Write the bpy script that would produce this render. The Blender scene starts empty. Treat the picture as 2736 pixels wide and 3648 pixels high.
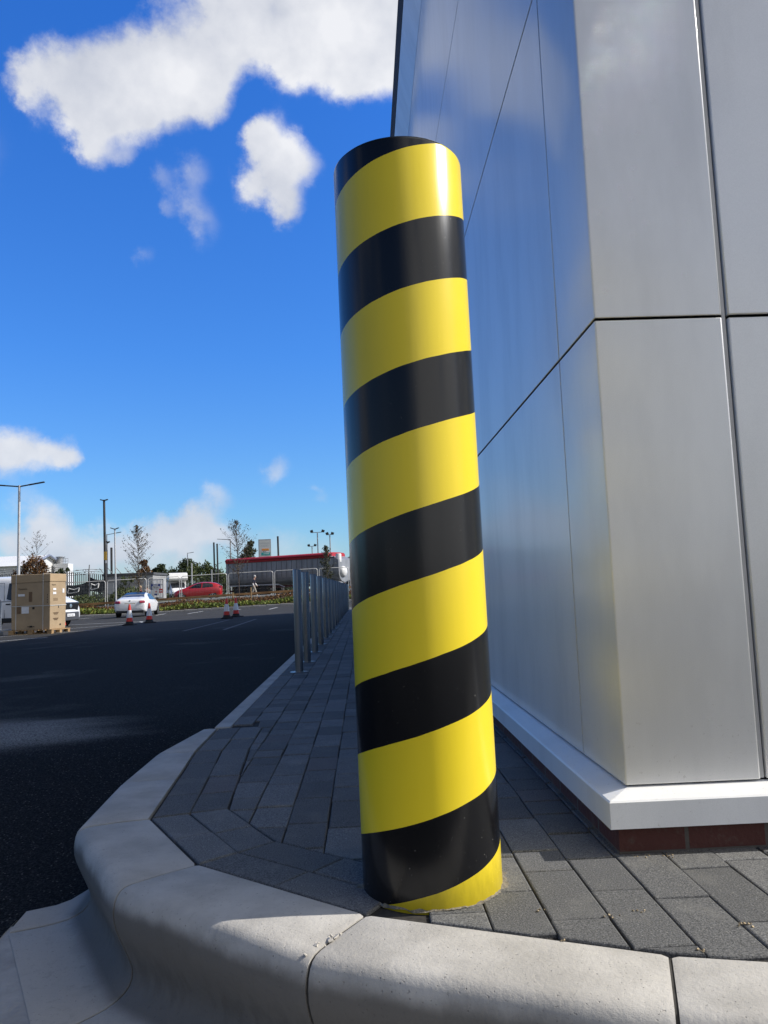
import bpy, bmesh, math, random
from mathutils import Vector, Matrix, Euler
R = math.radians
PI = math.pi
rng = random.Random(7)
scene = bpy.context.scene
COL = scene.collection

# ------------------------------------------------------------------ materials
def _nodes(m):
    m.use_nodes = True
    return m.node_tree.nodes, m.node_tree.links

def principled(m):
    for n in m.node_tree.nodes:
        if n.type == 'BSDF_PRINCIPLED':
            return n

def mat(name, col, rough=.5, metal=0., var=.0, scale=8., bump=0., bscale=60., coat=0., spec=.5, col2=None, detail=6., island=0., rvar=0., trans=0., stretch=None):
    m = bpy.data.materials.new(name)
    N, L = _nodes(m)
    p = principled(m)
    p.inputs['Base Color'].default_value = (*col, 1)
    p.inputs['Roughness'].default_value = rough
    p.inputs['Metallic'].default_value = metal
    p.inputs['Specular IOR Level'].default_value = spec
    if coat:
        p.inputs['Coat Weight'].default_value = coat
        p.inputs['Coat Roughness'].default_value = .06
    if trans:
        p.inputs['Transmission Weight'].default_value = trans
    tc = N.new('ShaderNodeTexCoord')
    vec = tc.outputs['Object']
    if stretch:
        mp = N.new('ShaderNodeMapping')
        mp.inputs['Scale'].default_value = stretch
        L.new(vec, mp.inputs[0])
        vec = mp.outputs[0]
    cur = None
    if var or col2:
        nz = N.new('ShaderNodeTexNoise')
        nz.inputs['Scale'].default_value = scale
        nz.inputs['Detail'].default_value = detail
        nz.inputs['Roughness'].default_value = .62
        L.new(vec, nz.inputs['Vector'])
        rp = N.new('ShaderNodeValToRGB')
        rp.color_ramp.elements[0].position = .3
        rp.color_ramp.elements[1].position = .7
        a = tuple(max(0, c * (1 - var)) for c in col)
        b = col2 if col2 else tuple(min(1, c * (1 + var)) for c in col)
        rp.color_ramp.elements[0].color = (*a, 1)
        rp.color_ramp.elements[1].color = (*b, 1)
        L.new(nz.outputs['Fac'], rp.inputs[0])
        cur = rp.outputs[0]
    if island:
        g = N.new('ShaderNodeNewGeometry')
        mr = N.new('ShaderNodeMapRange')
        mr.inputs['To Min'].default_value = 1 - island
        mr.inputs['To Max'].default_value = 1 + island
        L.new(g.outputs['Random Per Island'], mr.inputs[0])
        mx = N.new('ShaderNodeMix')
        mx.data_type = 'RGBA'
        mx.blend_type = 'MULTIPLY'
        mx.inputs[0].default_value = 1
        if cur:
            L.new(cur, mx.inputs[6])
        else:
            mx.inputs[6].default_value = (*col, 1)
        L.new(mr.outputs[0], mx.inputs[7])
        cur = mx.outputs[2]
    if cur:
        L.new(cur, p.inputs['Base Color'])
    if rvar:
        nz2 = N.new('ShaderNodeTexNoise')
        nz2.inputs['Scale'].default_value = scale * .7
        nz2.inputs['Detail'].default_value = 5
        L.new(vec, nz2.inputs['Vector'])
        mr2 = N.new('ShaderNodeMapRange')
        mr2.inputs['From Min'].default_value = .3
        mr2.inputs['From Max'].default_value = .7
        mr2.inputs['To Min'].default_value = max(.02, rough - rvar)
        mr2.inputs['To Max'].default_value = rough + rvar
        L.new(nz2.outputs['Fac'], mr2.inputs[0])
        L.new(mr2.outputs[0], p.inputs['Roughness'])
    if bump:
        nb = N.new('ShaderNodeTexNoise')
        nb.inputs['Scale'].default_value = bscale
        nb.inputs['Detail'].default_value = 5
        L.new(vec, nb.inputs['Vector'])
        bp = N.new('ShaderNodeBump')
        bp.inputs['Strength'].default_value = min(1, bump)
        bp.inputs['Distance'].default_value = .01
        L.new(nb.outputs['Fac'], bp.inputs['Height'])
        L.new(bp.outputs[0], p.inputs['Normal'])
    return m

def mathn(N, L, op, a, b=None, c=None):
    n = N.new('ShaderNodeMath')
    n.operation = op
    for i, v in enumerate((a, b, c)):
        if v is None:
            continue
        if isinstance(v, (int, float)):
            n.inputs[i].default_value = v
        else:
            L.new(v, n.inputs[i])
    return n.outputs[0]

def mixc(N, L, fac, a, b, mode='MIX'):
    n = N.new('ShaderNodeMix')
    n.data_type = 'RGBA'
    n.blend_type = mode
    for s, v in ((0, fac), (6, a), (7, b)):
        if isinstance(v, (int, float)):
            n.inputs[s].default_value = v
        elif isinstance(v, tuple):
            n.inputs[s].default_value = (*v, 1) if len(v) == 3 else v
        else:
            L.new(v, n.inputs[s])
    return n.outputs[2]

def noise(N, L, vec, scale, detail=5, rough=.6):
    n = N.new('ShaderNodeTexNoise')
    n.inputs['Scale'].default_value = scale
    n.inputs['Detail'].default_value = detail
    n.inputs['Roughness'].default_value = rough
    L.new(vec, n.inputs['Vector'])
    return n.outputs['Fac']

def smooth(N, L, v, a, b, lo=0., hi=1.):
    n = N.new('ShaderNodeMapRange')
    n.interpolation_type = 'SMOOTHSTEP'
    n.inputs['From Min'].default_value = a
    n.inputs['From Max'].default_value = b
    n.inputs['To Min'].default_value = lo
    n.inputs['To Max'].default_value = hi
    L.new(v, n.inputs[0])
    return n.outputs[0]

# ------------------------------------------------------------------ mesh helpers
class MB:
    def __init__(s):
        s.bm = bmesh.new()
        s.mi = 0
    def _f(s, vs):
        try:
            f = s.bm.faces.new(vs)
            f.material_index = s.mi
            return f
        except ValueError:
            return None
    def box(s, c, d, rot=None, rz=0.):
        M = Matrix.Translation(Vector(c)) @ (rot.to_matrix().to_4x4() if rot else Matrix.Rotation(rz, 4, 'Z'))
        v = [s.bm.verts.new(M @ Vector((x * d[0] / 2, y * d[1] / 2, z * d[2] / 2))) for x in (-1, 1) for y in (-1, 1) for z in (-1, 1)]
        for q in ((0, 1, 3, 2), (4, 6, 7, 5), (0, 4, 5, 1), (2, 3, 7, 6), (0, 2, 6, 4), (1, 5, 7, 3)):
            s._f([v[i] for i in q])
        return s
    def span(s, a, b):
        return s.box([(a[i] + b[i]) / 2 for i in range(3)], [abs(b[i] - a[i]) for i in range(3)])
    def tube(s, pts, r, seg=8, caps=True, r2=None):
        pts = [Vector(p) for p in pts]
        rings = []
        n = len(pts)
        up = None
        for i, p in enumerate(pts):
            if i == 0: t = pts[1] - p
            elif i == n - 1: t = p - pts[i - 1]
            else: t = (pts[i + 1] - p).normalized() + (p - pts[i - 1]).normalized()
            t.normalize()
            if up is None:
                up = Vector((0, 0, 1)) if abs(t.z) < .9 else Vector((1, 0, 0))
            a = t.cross(up).normalized()
            b = a.cross(t).normalized()
            up = b
            rr = r if r2 is None else r + (r2 - r) * i / (n - 1)
            rings.append([s.bm.verts.new(p + a * math.cos(2 * PI * k / seg) * rr + b * math.sin(2 * PI * k / seg) * rr) for k in range(seg)])
        for i in range(n - 1):
            for k in range(seg):
                s._f([rings[i][k], rings[i][(k + 1) % seg], rings[i + 1][(k + 1) % seg], rings[i + 1][k]])
        if caps:
            s._f(rings[0][::-1]); s._f(rings[-1])
        return s
    def lathe(s, prof, seg=24, c=(0, 0, 0), axis='Z'):
        rings = []
        for r, z in prof:
            ring = []
            for k in range(seg):
                a = 2 * PI * k / seg
                if axis == 'Z': p = (r * math.cos(a), r * math.sin(a), z)
                elif axis == 'X': p = (z, r * math.cos(a), r * math.sin(a))
                else: p = (r * math.sin(a), z, r * math.cos(a))
                ring.append(s.bm.verts.new(Vector(c) + Vector(p)))
            rings.append(ring)
        for i in range(len(rings) - 1):
            for k in range(seg):
                s._f([rings[i][k], rings[i][(k + 1) % seg], rings[i + 1][(k + 1) % seg], rings[i + 1][k]])
        s._f(rings[0][::-1]); s._f(rings[-1])
        return s
    def prism(s, poly, axis, a, b):
        """poly of 2-D points, extruded along axis from a to b."""
        def P(u, v, w):
            return {'X': (w, u, v), 'Y': (u, w, v), 'Z': (u, v, w)}[axis]
        A = [s.bm.verts.new(P(u, v, a)) for u, v in poly]
        B = [s.bm.verts.new(P(u, v, b)) for u, v in poly]
        n = len(poly)
        for i in range(n):
            s._f([A[i], A[(i + 1) % n], B[(i + 1) % n], B[i]])
        s._f(A[::-1]); s._f(B)
        return s
    def face(s, pts):
        return s._f([s.bm.verts.new(p) for p in pts])
    def loft(s, rings, caps=True, close=True):
        rs = [[s.bm.verts.new(p) for p in r] for r in rings]
        for i in range(len(rs) - 1):
            n = len(rs[i])
            for k in range(n if close else n - 1):
                s._f([rs[i][k], rs[i][(k + 1) % n], rs[i + 1][(k + 1) % n], rs[i + 1][k]])
        if caps:
            s._f(rs[0][::-1]); s._f(rs[-1])
        return s
    def build(s, name, m, parent=None, smooth_a=None, bevel=0., sub=0, loc=None, fix=True, bseg=2):
        if fix:
            bmesh.ops.recalc_face_normals(s.bm, faces=s.bm.faces)
        me = bpy.data.meshes.new(name)
        s.bm.to_mesh(me); s.bm.free()
        for mm in (m if isinstance(m, (list, tuple)) else [m]):
            me.materials.append(mm)
        o = bpy.data.objects.new(name, me)
        COL.objects.link(o)
        if loc: o.location = loc
        if parent: o.parent = parent
        if bevel:
            b = o.modifiers.new('b', 'BEVEL'); b.width = bevel; b.segments = bseg; b.limit_method = 'ANGLE'; b.angle_limit = R(35)
        if sub:
            q = o.modifiers.new('s', 'SUBSURF'); q.levels = sub; q.render_levels = sub
        if smooth_a is not None or sub:
            me.polygons.foreach_set('use_smooth', [True] * len(me.polygons))
            if smooth_a is not None and not sub:
                me.set_sharp_from_angle(angle=R(smooth_a))
        return o

def tag(o, label=None, cat=None, group=None, kind=None):
    if label: o['label'] = label
    if cat: o['category'] = cat
    if group: o['group'] = group
    if kind: o['kind'] = kind
    return o

def thing(name, label, cat, loc=(0, 0, 0), rz=0., group=None):
    o = bpy.data.objects.new(name, None)
    COL.objects.link(o)
    o.empty_display_size = .2
    o.location = loc; o.rotation_euler = (0, 0, rz)
    return tag(o, label, cat, group)

def dup(root, loc, rz=0., label=None):
    r = root.copy(); COL.objects.link(r)
    r.location = loc; r.rotation_euler = (root.rotation_euler.x, root.rotation_euler.y, rz)
    if label: r['label'] = label
    for ch in list(root.children):
        c = ch.copy(); COL.objects.link(c); c.parent = r
        for g in ch.children:
            d = g.copy(); COL.objects.link(d); d.parent = c
    return r

def text_mesh(name, s, size, m, parent, M, extrude=.001, align='LEFT', spacing=1.0):
    cu = bpy.data.curves.new(name, 'FONT')
    cu.body = s; cu.size = size; cu.extrude = extrude; cu.align_x = align; cu.space_character = spacing
    t = bpy.data.objects.new(name, cu)
    COL.objects.link(t)
    bpy.context.view_layer.update()
    me = bpy.data.meshes.new_from_object(t.evaluated_get(bpy.context.evaluated_depsgraph_get()))
    bpy.data.objects.remove(t)
    me.materials.clear(); me.materials.append(m)
    o = bpy.data.objects.new(name, me)
    COL.objects.link(o)
    o.parent = parent
    o.matrix_local = M
    return o

def lerp(a, b, t): return a + (b - a) * t
def sst(a, b, x):
    t = max(0., min(1., (x - a) / (b - a))); return t * t * (3 - 2 * t)

# ------------------------------------------------------------------ ground heights
def cross(X): return max(-.36, -.024 * max(0., -.87 - X))
def zroad(X, Y):
    if X > -.80: return -.312
    t = sst(2.4, 5.2, Y)
    return lerp(-.312, cross(X) - .010, t)
def zup(X, Y):
    a = max(-.08, min(.55, .42 + .0275 * (X + 5.2)))
    return lerp(a, .48, sst(56, 62, Y))
def zland(X, Y):
    if Y <= 52.2: return cross(X) + .10
    if Y < 55.2: return lerp(cross(X) + .10, zup(X, 55), sst(52.2, 55.2, Y))
    return zup(X, Y)

# ------------------------------------------------------------------ shared materials
M_yellow_black = bpy.data.materials.new('hazard_wrap')
def make_hazard():
    m = M_yellow_black
    N, L = _nodes(m); p = principled(m)
    tc = N.new('ShaderNodeTexCoord')
    sep = N.new('ShaderNodeSeparateXYZ'); L.new(tc.outputs['Object'], sep.inputs[0])
    a0 = R(-94.2)
    # rotate so that the side towards the kerb corner is angle 0, seam on the far side
    x2 = mathn(N, L, 'ADD', mathn(N, L, 'MULTIPLY', sep.outputs[0], math.cos(a0)), mathn(N, L, 'MULTIPLY', sep.outputs[1], math.sin(a0)))
    y2 = mathn(N, L, 'SUBTRACT', mathn(N, L, 'MULTIPLY', sep.outputs[1], math.cos(a0)), mathn(N, L, 'MULTIPLY', sep.outputs[0], math.sin(a0)))
    th = mathn(N, L, 'ARCTAN2', y2, x2)
    wob = noise(N, L, tc.outputs['Object'], 9, 2)
    u = mathn(N, L, 'SUBTRACT', sep.outputs[2], mathn(N, L, 'MULTIPLY', th, .0512))
    u = mathn(N, L, 'ADD', u, mathn(N, L, 'MULTIPLY', mathn(N, L, 'SUBTRACT', wob, .5), .004))
    f = mathn(N, L, 'FRACT', mathn(N, L, 'DIVIDE', mathn(N, L, 'SUBTRACT', 1.871, u), .3674))
    yel = mathn(N, L, 'LESS_THAN', f, .5375)
    # scuffs
    mp = N.new('ShaderNodeMapping'); mp.inputs['Scale'].default_value = (1, 1, .35); L.new(tc.outputs['Object'], mp.inputs[0])
    n1 = noise(N, L, mp.outputs[0], 34, 6, .7)
    sc = smooth(N, L, n1, .66, .76)
    n2 = noise(N, L, tc.outputs['Object'], 170, 2, .5)
    sp = smooth(N, L, n2, .735, .77)
    low = smooth(N, L, sep.outputs[2], 0., .5, 1., .25)
    side = smooth(N, L, th, .2, 1.1)
    scm = mathn(N, L, 'MULTIPLY', mathn(N, L, 'MAXIMUM', mathn(N, L, 'MULTIPLY', sc, .34), mathn(N, L, 'MULTIPLY', sp, .8)), mathn(N, L, 'MAXIMUM', low, side))
    n3 = noise(N, L, tc.outputs['Object'], 3.2, 4)
    ycol = mixc(N, L, n3, (.80, .615, .024), (.88, .69, .034))
    grime_shade = smooth(N, L, mathn(N, L, 'ADD', sep.outputs[2], mathn(N, L, 'MULTIPLY', n1, .12)), .04, .2, .55, 1.)
    ycol = mixc(N, L, 1., ycol, grime_shade, 'MULTIPLY')
    bcol = mixc(N, L, scm, (.0065, .0070, .0085), (.22, .21, .19))
    col = mixc(N, L, yel, bcol, ycol)
    seam = mathn(N, L, 'MULTIPLY', mathn(N, L, 'LESS_THAN', mathn(N, L, 'ABSOLUTE', mathn(N, L, 'SUBTRACT', th, mathn(N, L, 'ADD', 1.02, mathn(N, L, 'MULTIPLY', wob, .05)))), .006), mathn(N, L, 'SUBTRACT', 1, yel))
    col = mixc(N, L, mathn(N, L, 'MULTIPLY', seam, .7), col, (.001, .001, .001))
    L.new(col, p.inputs['Base Color'])
    rgh = mathn(N, L, 'ADD', .15, mathn(N, L, 'MULTIPLY', n3, .10))
    rgh = mathn(N, L, 'ADD', rgh, mathn(N, L, 'MULTIPLY', scm, .5))
    rgh = mathn(N, L, 'ADD', rgh, mathn(N, L, 'MULTIPLY', yel, .04))
    L.new(rgh, p.inputs['Roughness'])
    p.inputs['Specular IOR Level'].default_value = .42
    bp = N.new('ShaderNodeBump'); bp.inputs['Strength'].default_value = .10; bp.inputs['Distance'].default_value = .004
    mp2 = N.new('ShaderNodeMapping'); mp2.inputs['Scale'].default_value = (1, 1, .12); L.new(tc.outputs['Object'], mp2.inputs[0])
    h = mathn(N, L, 'ADD', noise(N, L, mp2.outputs[0], 26, 3), mathn(N, L, 'MULTIPLY', yel, .5))
    L.new(h, bp.inputs['Height']); L.new(bp.outputs[0], p.inputs['Normal'])
make_hazard()

def make_asphalt():
    m = bpy.data.materials.new('asphalt'); N, L = _nodes(m); p = principled(m)
    tc = N.new('ShaderNodeTexCoord'); v = tc.outputs['Object']
    n1 = noise(N, L, v, 105, 4, .75)
    n2 = noise(N, L, v, .42, 5, .6)
    mp = N.new('ShaderNodeMapping'); mp.inputs['Scale'].default_value = (.35, 1.5, 1); L.new(v, mp.inputs[0])
    n3 = noise(N, L, mp.outputs[0], .9, 4, .6)
    base = mixc(N, L, smooth(N, L, n1, .42, .72), (.004, .0042, .0045), (.046, .046, .046))
    # dusty dried patches
    sep = N.new('ShaderNodeSeparateXYZ'); L.new(v, sep.inputs[0])
    dx = mathn(N, L, 'DIVIDE', mathn(N, L, 'ADD', sep.outputs[0], 2.35), 1.0)
    dy = mathn(N, L, 'DIVIDE', mathn(N, L, 'SUBTRACT', sep.outputs[1], 4.95), .45)
    d = mathn(N, L, 'SQRT', mathn(N, L, 'ADD', mathn(N, L, 'MULTIPLY', dx, dx), mathn(N, L, 'MULTIPLY', dy, dy)))
    pa = smooth(N, L, mathn(N, L, 'ADD', d, mathn(N, L, 'MULTIPLY', mathn(N, L, 'SUBTRACT', n3, .5), 1.6)), .45, 1.3, 1., 0.)
    pb = smooth(N, L, n2, .54, .74)
    dust = mathn(N, L, 'MULTIPLY', mathn(N, L, 'MAXIMUM', pa, mathn(N, L, 'MULTIPLY', pb, .30)), smooth(N, L, n1, .30, .62))
    col = mixc(N, L, dust, base, (.30, .30, .29))
    far = mathn(N, L, 'MAXIMUM', smooth(N, L, sep.outputs[1], 14, 24), smooth(N, L, sep.outputs[1], .2, -2.))  # road behind the viewer lightened in colour to brighten the wall's reflection
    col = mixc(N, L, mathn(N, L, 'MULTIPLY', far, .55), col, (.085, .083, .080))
    chip = N.new('ShaderNodeTexVoronoi'); chip.inputs['Scale'].default_value = 42; L.new(v, chip.inputs['Vector'])
    col = mixc(N, L, smooth(N, L, chip.outputs['Distance'], .10, .20, .55, 0), col, (.17, .165, .155))
    L.new(col, p.inputs['Base Color'])
    p.inputs['Roughness'].default_value = .88
    p.inputs['Specular IOR Level'].default_value = .07
    bp = N.new('ShaderNodeBump'); bp.inputs['Strength'].default_value = .9; bp.inputs['Distance'].default_value = .006
    L.new(noise(N, L, v, 110, 4, .7), bp.inputs['Height']); L.new(bp.outputs[0], p.inputs['Normal'])
    return m
M_asphalt = make_asphalt()

def make_kerbmat():
    m = bpy.data.materials.new('kerb_concrete'); N, L = _nodes(m); p = principled(m)
    tc = N.new('ShaderNodeTexCoord'); v = tc.outputs['Object']
    sep = N.new('ShaderNodeSeparateXYZ'); L.new(v, sep.inputs[0])
    n1 = noise(N, L, v, 5, 6, .62); n2 = noise(N, L, v, 55, 5, .7)
    mp = N.new('ShaderNodeMapping'); mp.inputs['Scale'].default_value = (1, 1, .28); L.new(v, mp.inputs[0])
    st = noise(N, L, mp.outputs[0], 30, 5, .65)
    col = mixc(N, L, smooth(N, L, n1, .3, .7), (.40, .38, .345), (.54, .515, .47))
    col = mixc(N, L, smooth(N, L, n2, .58, .75, 0, .35), col, (.25, .235, .21))
    # damp brown staining down the waist of the profile
    w = mathn(N, L, 'MULTIPLY', smooth(N, L, sep.outputs[2], -.085, -.17), smooth(N, L, sep.outputs[2], -.275, -.225))
    w = mathn(N, L, 'MULTIPLY', w, smooth(N, L, mathn(N, L, 'ADD', mathn(N, L, 'MULTIPLY', st, .7), mathn(N, L, 'MULTIPLY', n1, .3)), .42, .60))
    col = mixc(N, L, mathn(N, L, 'MULTIPLY', w, .62), col, (.105, .097, .08))
    drip = mathn(N, L, 'MULTIPLY', smooth(N, L, st, .56, .68), smooth(N, L, sep.outputs[2], -.02, -.08))
    col = mixc(N, L, mathn(N, L, 'MULTIPLY', drip, .25), col, (.20, .19, .165))
    grime_shade = mathn(N, L, 'MULTIPLY', smooth(N, L, mathn(N, L, 'ADD', sep.outputs[2], mathn(N, L, 'MULTIPLY', mathn(N, L, 'SUBTRACT', n1, .5), .05)), -.022, -.065), smooth(N, L, sep.outputs[2], -.294, -.275))  # grime plus painted shade, darkening the outer face below the nose
    col = mixc(N, L, mathn(N, L, 'MULTIPLY', grime_shade, .88), col, (.135, .124, .108))
    foot = smooth(N, L, sep.outputs[2], -.285, -.296)
    col = mixc(N, L, mathn(N, L, 'MULTIPLY', foot, smooth(N, L, n1, .4, .65, 0, .45)), col, (.27, .255, .23))
    vo = N.new('ShaderNodeTexVoronoi'); vo.inputs['Scale'].default_value = 38; L.new(v, vo.inputs['Vector'])
    pit = mathn(N, L, 'MAXIMUM', smooth(N, L, vo.outputs['Distance'], .04, .085, 1., 0.), mathn(N, L, 'MULTIPLY', smooth(N, L, noise(N, L, v, 140, 2, .5), .66, .74), .7))
    col = mixc(N, L, mathn(N, L, 'MULTIPLY', pit, .6), col, (.12, .11, .10))
    L.new(col, p.inputs['Base Color'])
    p.inputs['Roughness'].default_value = .85; p.inputs['Specular IOR Level'].default_value = .25
    bp = N.new('ShaderNodeBump'); bp.inputs['Strength'].default_value = .6; bp.inputs['Distance'].default_value = .004
    h = mathn(N, L, 'ADD', noise(N, L, v, 75, 6, .7), mathn(N, L, 'MULTIPLY', pit, -.6))
    L.new(h, bp.inputs['Height']); L.new(bp.outputs[0], p.inputs['Normal'])
    return m
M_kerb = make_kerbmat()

def make_paver():
    m = bpy.data.materials.new('charcoal_block'); N, L = _nodes(m); p = principled(m)
    tc = N.new('ShaderNodeTexCoord'); v = tc.outputs['Object']
    g = N.new('ShaderNodeNewGeometry'); ri = g.outputs['Random Per Island']
    n1 = noise(N, L, v, 260, 3, .7); n2 = noise(N, L, v, 7, 5, .65)
    col = mixc(N, L, smooth(N, L, n1, .3, .72), (.058, .059, .060), (.235, .233, .226))
    col = mixc(N, L, smooth(N, L, n2, .5, .72, 0, .5), col, (.22, .215, .20))
    vo = N.new('ShaderNodeTexVoronoi'); vo.inputs['Scale'].default_value = 75; L.new(v, vo.inputs['Vector'])
    col = mixc(N, L, smooth(N, L, vo.outputs['Distance'], .06, .16, .8, 0), col, (.40, .39, .37))
    isl = N.new('ShaderNodeMapRange'); isl.inputs['To Min'].default_value = .72; isl.inputs['To Max'].default_value = 1.25
    L.new(ri, isl.inputs[0])
    col = mixc(N, L, 1., col, isl.outputs[0], 'MULTIPLY')
    red = smooth(N, L, ri, .955, .965)
    col = mixc(N, L, mathn(N, L, 'MULTIPLY', red, .4), col, (.085, .058, .052))
    L.new(col, p.inputs['Base Color'])
    p.inputs['Roughness'].default_value = .8; p.inputs['Specular IOR Level'].default_value = .25
    bp = N.new('ShaderNodeBump'); bp.inputs['Strength'].default_value = .7; bp.inputs['Distance'].default_value = .003
    L.new(noise(N, L, v, 190, 5, .75), bp.inputs['Height']); L.new(bp.outputs[0], p.inputs['Normal'])
    return m
M_paver = make_paver()

def make_brick():
    m = bpy.data.materials.new('red_brick'); N, L = _nodes(m); p = principled(m)
    tc = N.new('ShaderNodeTexCoord')
    sep = N.new('ShaderNodeSeparateXYZ'); L.new(tc.outputs['Object'], sep.inputs[0])
    cb = N.new('ShaderNodeCombineXYZ')
    L.new(mathn(N, L, 'ADD', sep.outputs[0], sep.outputs[1]), cb.inputs[0]); L.new(mathn(N, L, 'ADD', sep.outputs[2], .001), cb.inputs[1])
    b = N.new('ShaderNodeTexBrick'); L.new(cb.outputs[0], b.inputs['Vector'])
    b.inputs['Scale'].default_value = 1; b.inputs['Brick Width'].default_value = .225; b.inputs['Row Height'].default_value = .075
    b.inputs['Mortar Size'].default_value = .006; b.inputs['Color1'].default_value = (.07, .022, .018, 1); b.inputs['Color2'].default_value = (.10, .034, .026, 1)
    b.inputs['Mortar'].default_value = (.09, .08, .07, 1)
    col = mixc(N, L, smooth(N, L, noise(N, L, tc.outputs['Object'], 18, 6, .7), .5, .7, 0, .55), b.outputs['Color'], (.11, .09, .075))
    L.new(col, p.inputs['Base Color']); p.inputs['Roughness'].default_value = .9
    bp = N.new('ShaderNodeBump'); bp.inputs['Strength'].default_value = .6; bp.inputs['Distance'].default_value = .006
    L.new(mathn(N, L, 'SUBTRACT', noise(N, L, tc.outputs['Object'], 60, 4), b.outputs['Fac']), bp.inputs['Height']); L.new(bp.outputs[0], p.inputs['Normal'])
    return m
M_brick = make_brick()

def make_cladding(name, col, metal, rough, coat=0., aniso=0.):
    m = bpy.data.materials.new(name); N, L = _nodes(m); p = principled(m)
    tc = N.new('ShaderNodeTexCoord'); v = tc.outputs['Object']
    mp = N.new('ShaderNodeMapping'); mp.inputs['Scale'].default_value = (1, 1, .28); L.new(v, mp.inputs[0])
    n1 = noise(N, L, mp.outputs[0], 3.0, 6, .6); n2 = noise(N, L, v, 420, 2, .5)
    c2 = tuple(c * .90 for c in col)
    p.inputs['Coat Weight'].default_value = coat; p.inputs['Coat Roughness'].default_value = .13
    cc = mixc(N, L, smooth(N, L, n1, .38, .68), col, c2)
    cc = mixc(N, L, smooth(N, L, n2, .35, .65, 0, .06), cc, (.2, .2, .2))
    sep = N.new('ShaderNodeSeparateXYZ'); L.new(v, sep.inputs[0])
    dirt = mathn(N, L, 'MULTIPLY', smooth(N, L, sep.outputs[2], .17, .55, 1, 0), smooth(N, L, noise(N, L, v, 60, 4, .7), .62, .75))
    cc = mixc(N, L, mathn(N, L, 'MULTIPLY', dirt, .35), cc, (.25, .22, .17))
    L.new(cc, p.inputs['Base Color'])
    p.inputs['Metallic'].default_value = metal
    if aniso:      # fine upright grain: reflections spread sideways
        gN = N.new('ShaderNodeNewGeometry'); cr = N.new('ShaderNodeVectorMath'); cr.operation = 'CROSS_PRODUCT'
        L.new(gN.outputs['True Normal'], cr.inputs[0]); cr.inputs[1].default_value = (0, 0, 1)
        L.new(cr.outputs[0], p.inputs['Tangent']); p.inputs['Anisotropic'].default_value = aniso
    L.new(mathn(N, L, 'ADD', rough - .05, mathn(N, L, 'MULTIPLY', n1, .10)), p.inputs['Roughness'])
    bp = N.new('ShaderNodeBump'); bp.inputs['Strength'].default_value = .10; bp.inputs['Distance'].default_value = .02
    L.new(noise(N, L, v, 1.6, 2), bp.inputs['Height']); L.new(bp.outputs[0], p.inputs['Normal'])
    return m
M_clad = make_cladding('silver_cladding', (.95, .95, .94), .52, .64, .5, .93)
M_sill = make_cladding('white_sill_paint', (.86, .86, .85), .0, .42, .2)
M_dark = mat('dark_gap', (.012, .012, .013), .8)
M_bed = mat('jointing_sand', (.035, .031, .026), .95, var=.5, scale=60)
M_mortar = mat('sandy_mortar', (.20, .175, .13), .95, var=.45, scale=40, bump=.9, bscale=90)
M_sand = mat('pale_sand', (.42, .33, .21), .95, var=.3, scale=80, bump=.8, bscale=160)
M_anth = mat('anthracite_metal', (.012, .012, .013), .7, var=.15, scale=6, spec=.15)
M_steel = mat('brushed_steel', (.24, .245, .25), .30, metal=.95, var=.10, scale=14, stretch=(1, 1, .04), rvar=.08)
M_black = mat('black_plastic', (.012, .012, .013), .45, var=.2, scale=10)
M_rubber = mat('tyre_rubber', (.016, .016, .017), .85, var=.3, scale=20)
M_glass = mat('dark_glazing', (.012, .016, .022), .06, var=.2, scale=3, spec=.7)
M_glassb = mat('tinted_glazing', (.02, .035, .06), .08, var=.3, scale=3, spec=.8)
M_white = mat('white_paint', (.78, .785, .79), .32, var=.04, scale=4, coat=.5)
M_whitem = mat('white_sheet', (.72, .72, .71), .5, var=.07, scale=2)
M_red = mat('red_paint', (.42, .008, .016), .3, var=.12, scale=4, coat=.7)
M_tarp = mat('red_tarpaulin', (.38, .012, .022), .55, var=.25, scale=3)
M_trail = mat('grey_alloy', (.28, .285, .30), .5, metal=.25, var=.25, scale=1.4, stretch=(1, 1, .3))
M_grime = mat('grimy_underframe', (.03, .026, .024), .85, var=.5, scale=5)
M_chrome = mat('alloy_rim', (.55, .55, .56), .3, metal=.9, var=.1, scale=8)
M_card = mat('brown_cardboard', (.38, .285, .18), .85, var=.10, scale=3, bump=.15, bscale=40, spec=.15)
M_card2 = mat('cardboard_lid', (.42, .31, .19), .85, var=.10, scale=3, bump=.15, bscale=40, spec=.15)
M_ink = mat('dark_ink', (.02, .018, .016), .8, var=.1, scale=20)
M_inkb = mat('brown_ink', (.16, .10, .055), .85, var=.2, scale=20)
M_paper = mat('white_paper', (.74, .74, .74), .7, var=.08, scale=12)
M_strap = mat('pale_strap', (.55, .54, .50), .5, var=.1, scale=10)
M_wood = mat('pallet_wood', (.36, .23, .11), .85, var=.3, scale=7, stretch=(1, 6, 6))
M_galv = mat('galvanised_steel', (.34, .345, .35), .5, metal=.5, var=.2, scale=6)
M_galvl = mat('pale_galvanised_steel', (.50, .50, .50), .5, metal=.3, var=.12, scale=6)
M_pole = mat('dark_pole', (.03, .029, .028), .6, var=.3, scale=3)
M_polelt = mat('grey_pole', (.28, .28, .28), .55, var=.2, scale=3)
M_conered = mat('cone_red', (.62, .035, .018), .5, var=.15, scale=9)
M_conewhite = mat('cone_sleeve', (.72, .72, .72), .4, var=.1, scale=9)
M_rail = mat('weathered_rail', (.30, .16, .065), .8, var=.45, scale=3, stretch=(.3, 1, 1))
M_soil = mat('mulch', (.075, .048, .03), .95, var=.6, scale=5, bump=1., bscale=14)
M_land = mat('rough_grass', (.055, .06, .028), .95, var=.5, scale=.4)
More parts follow.
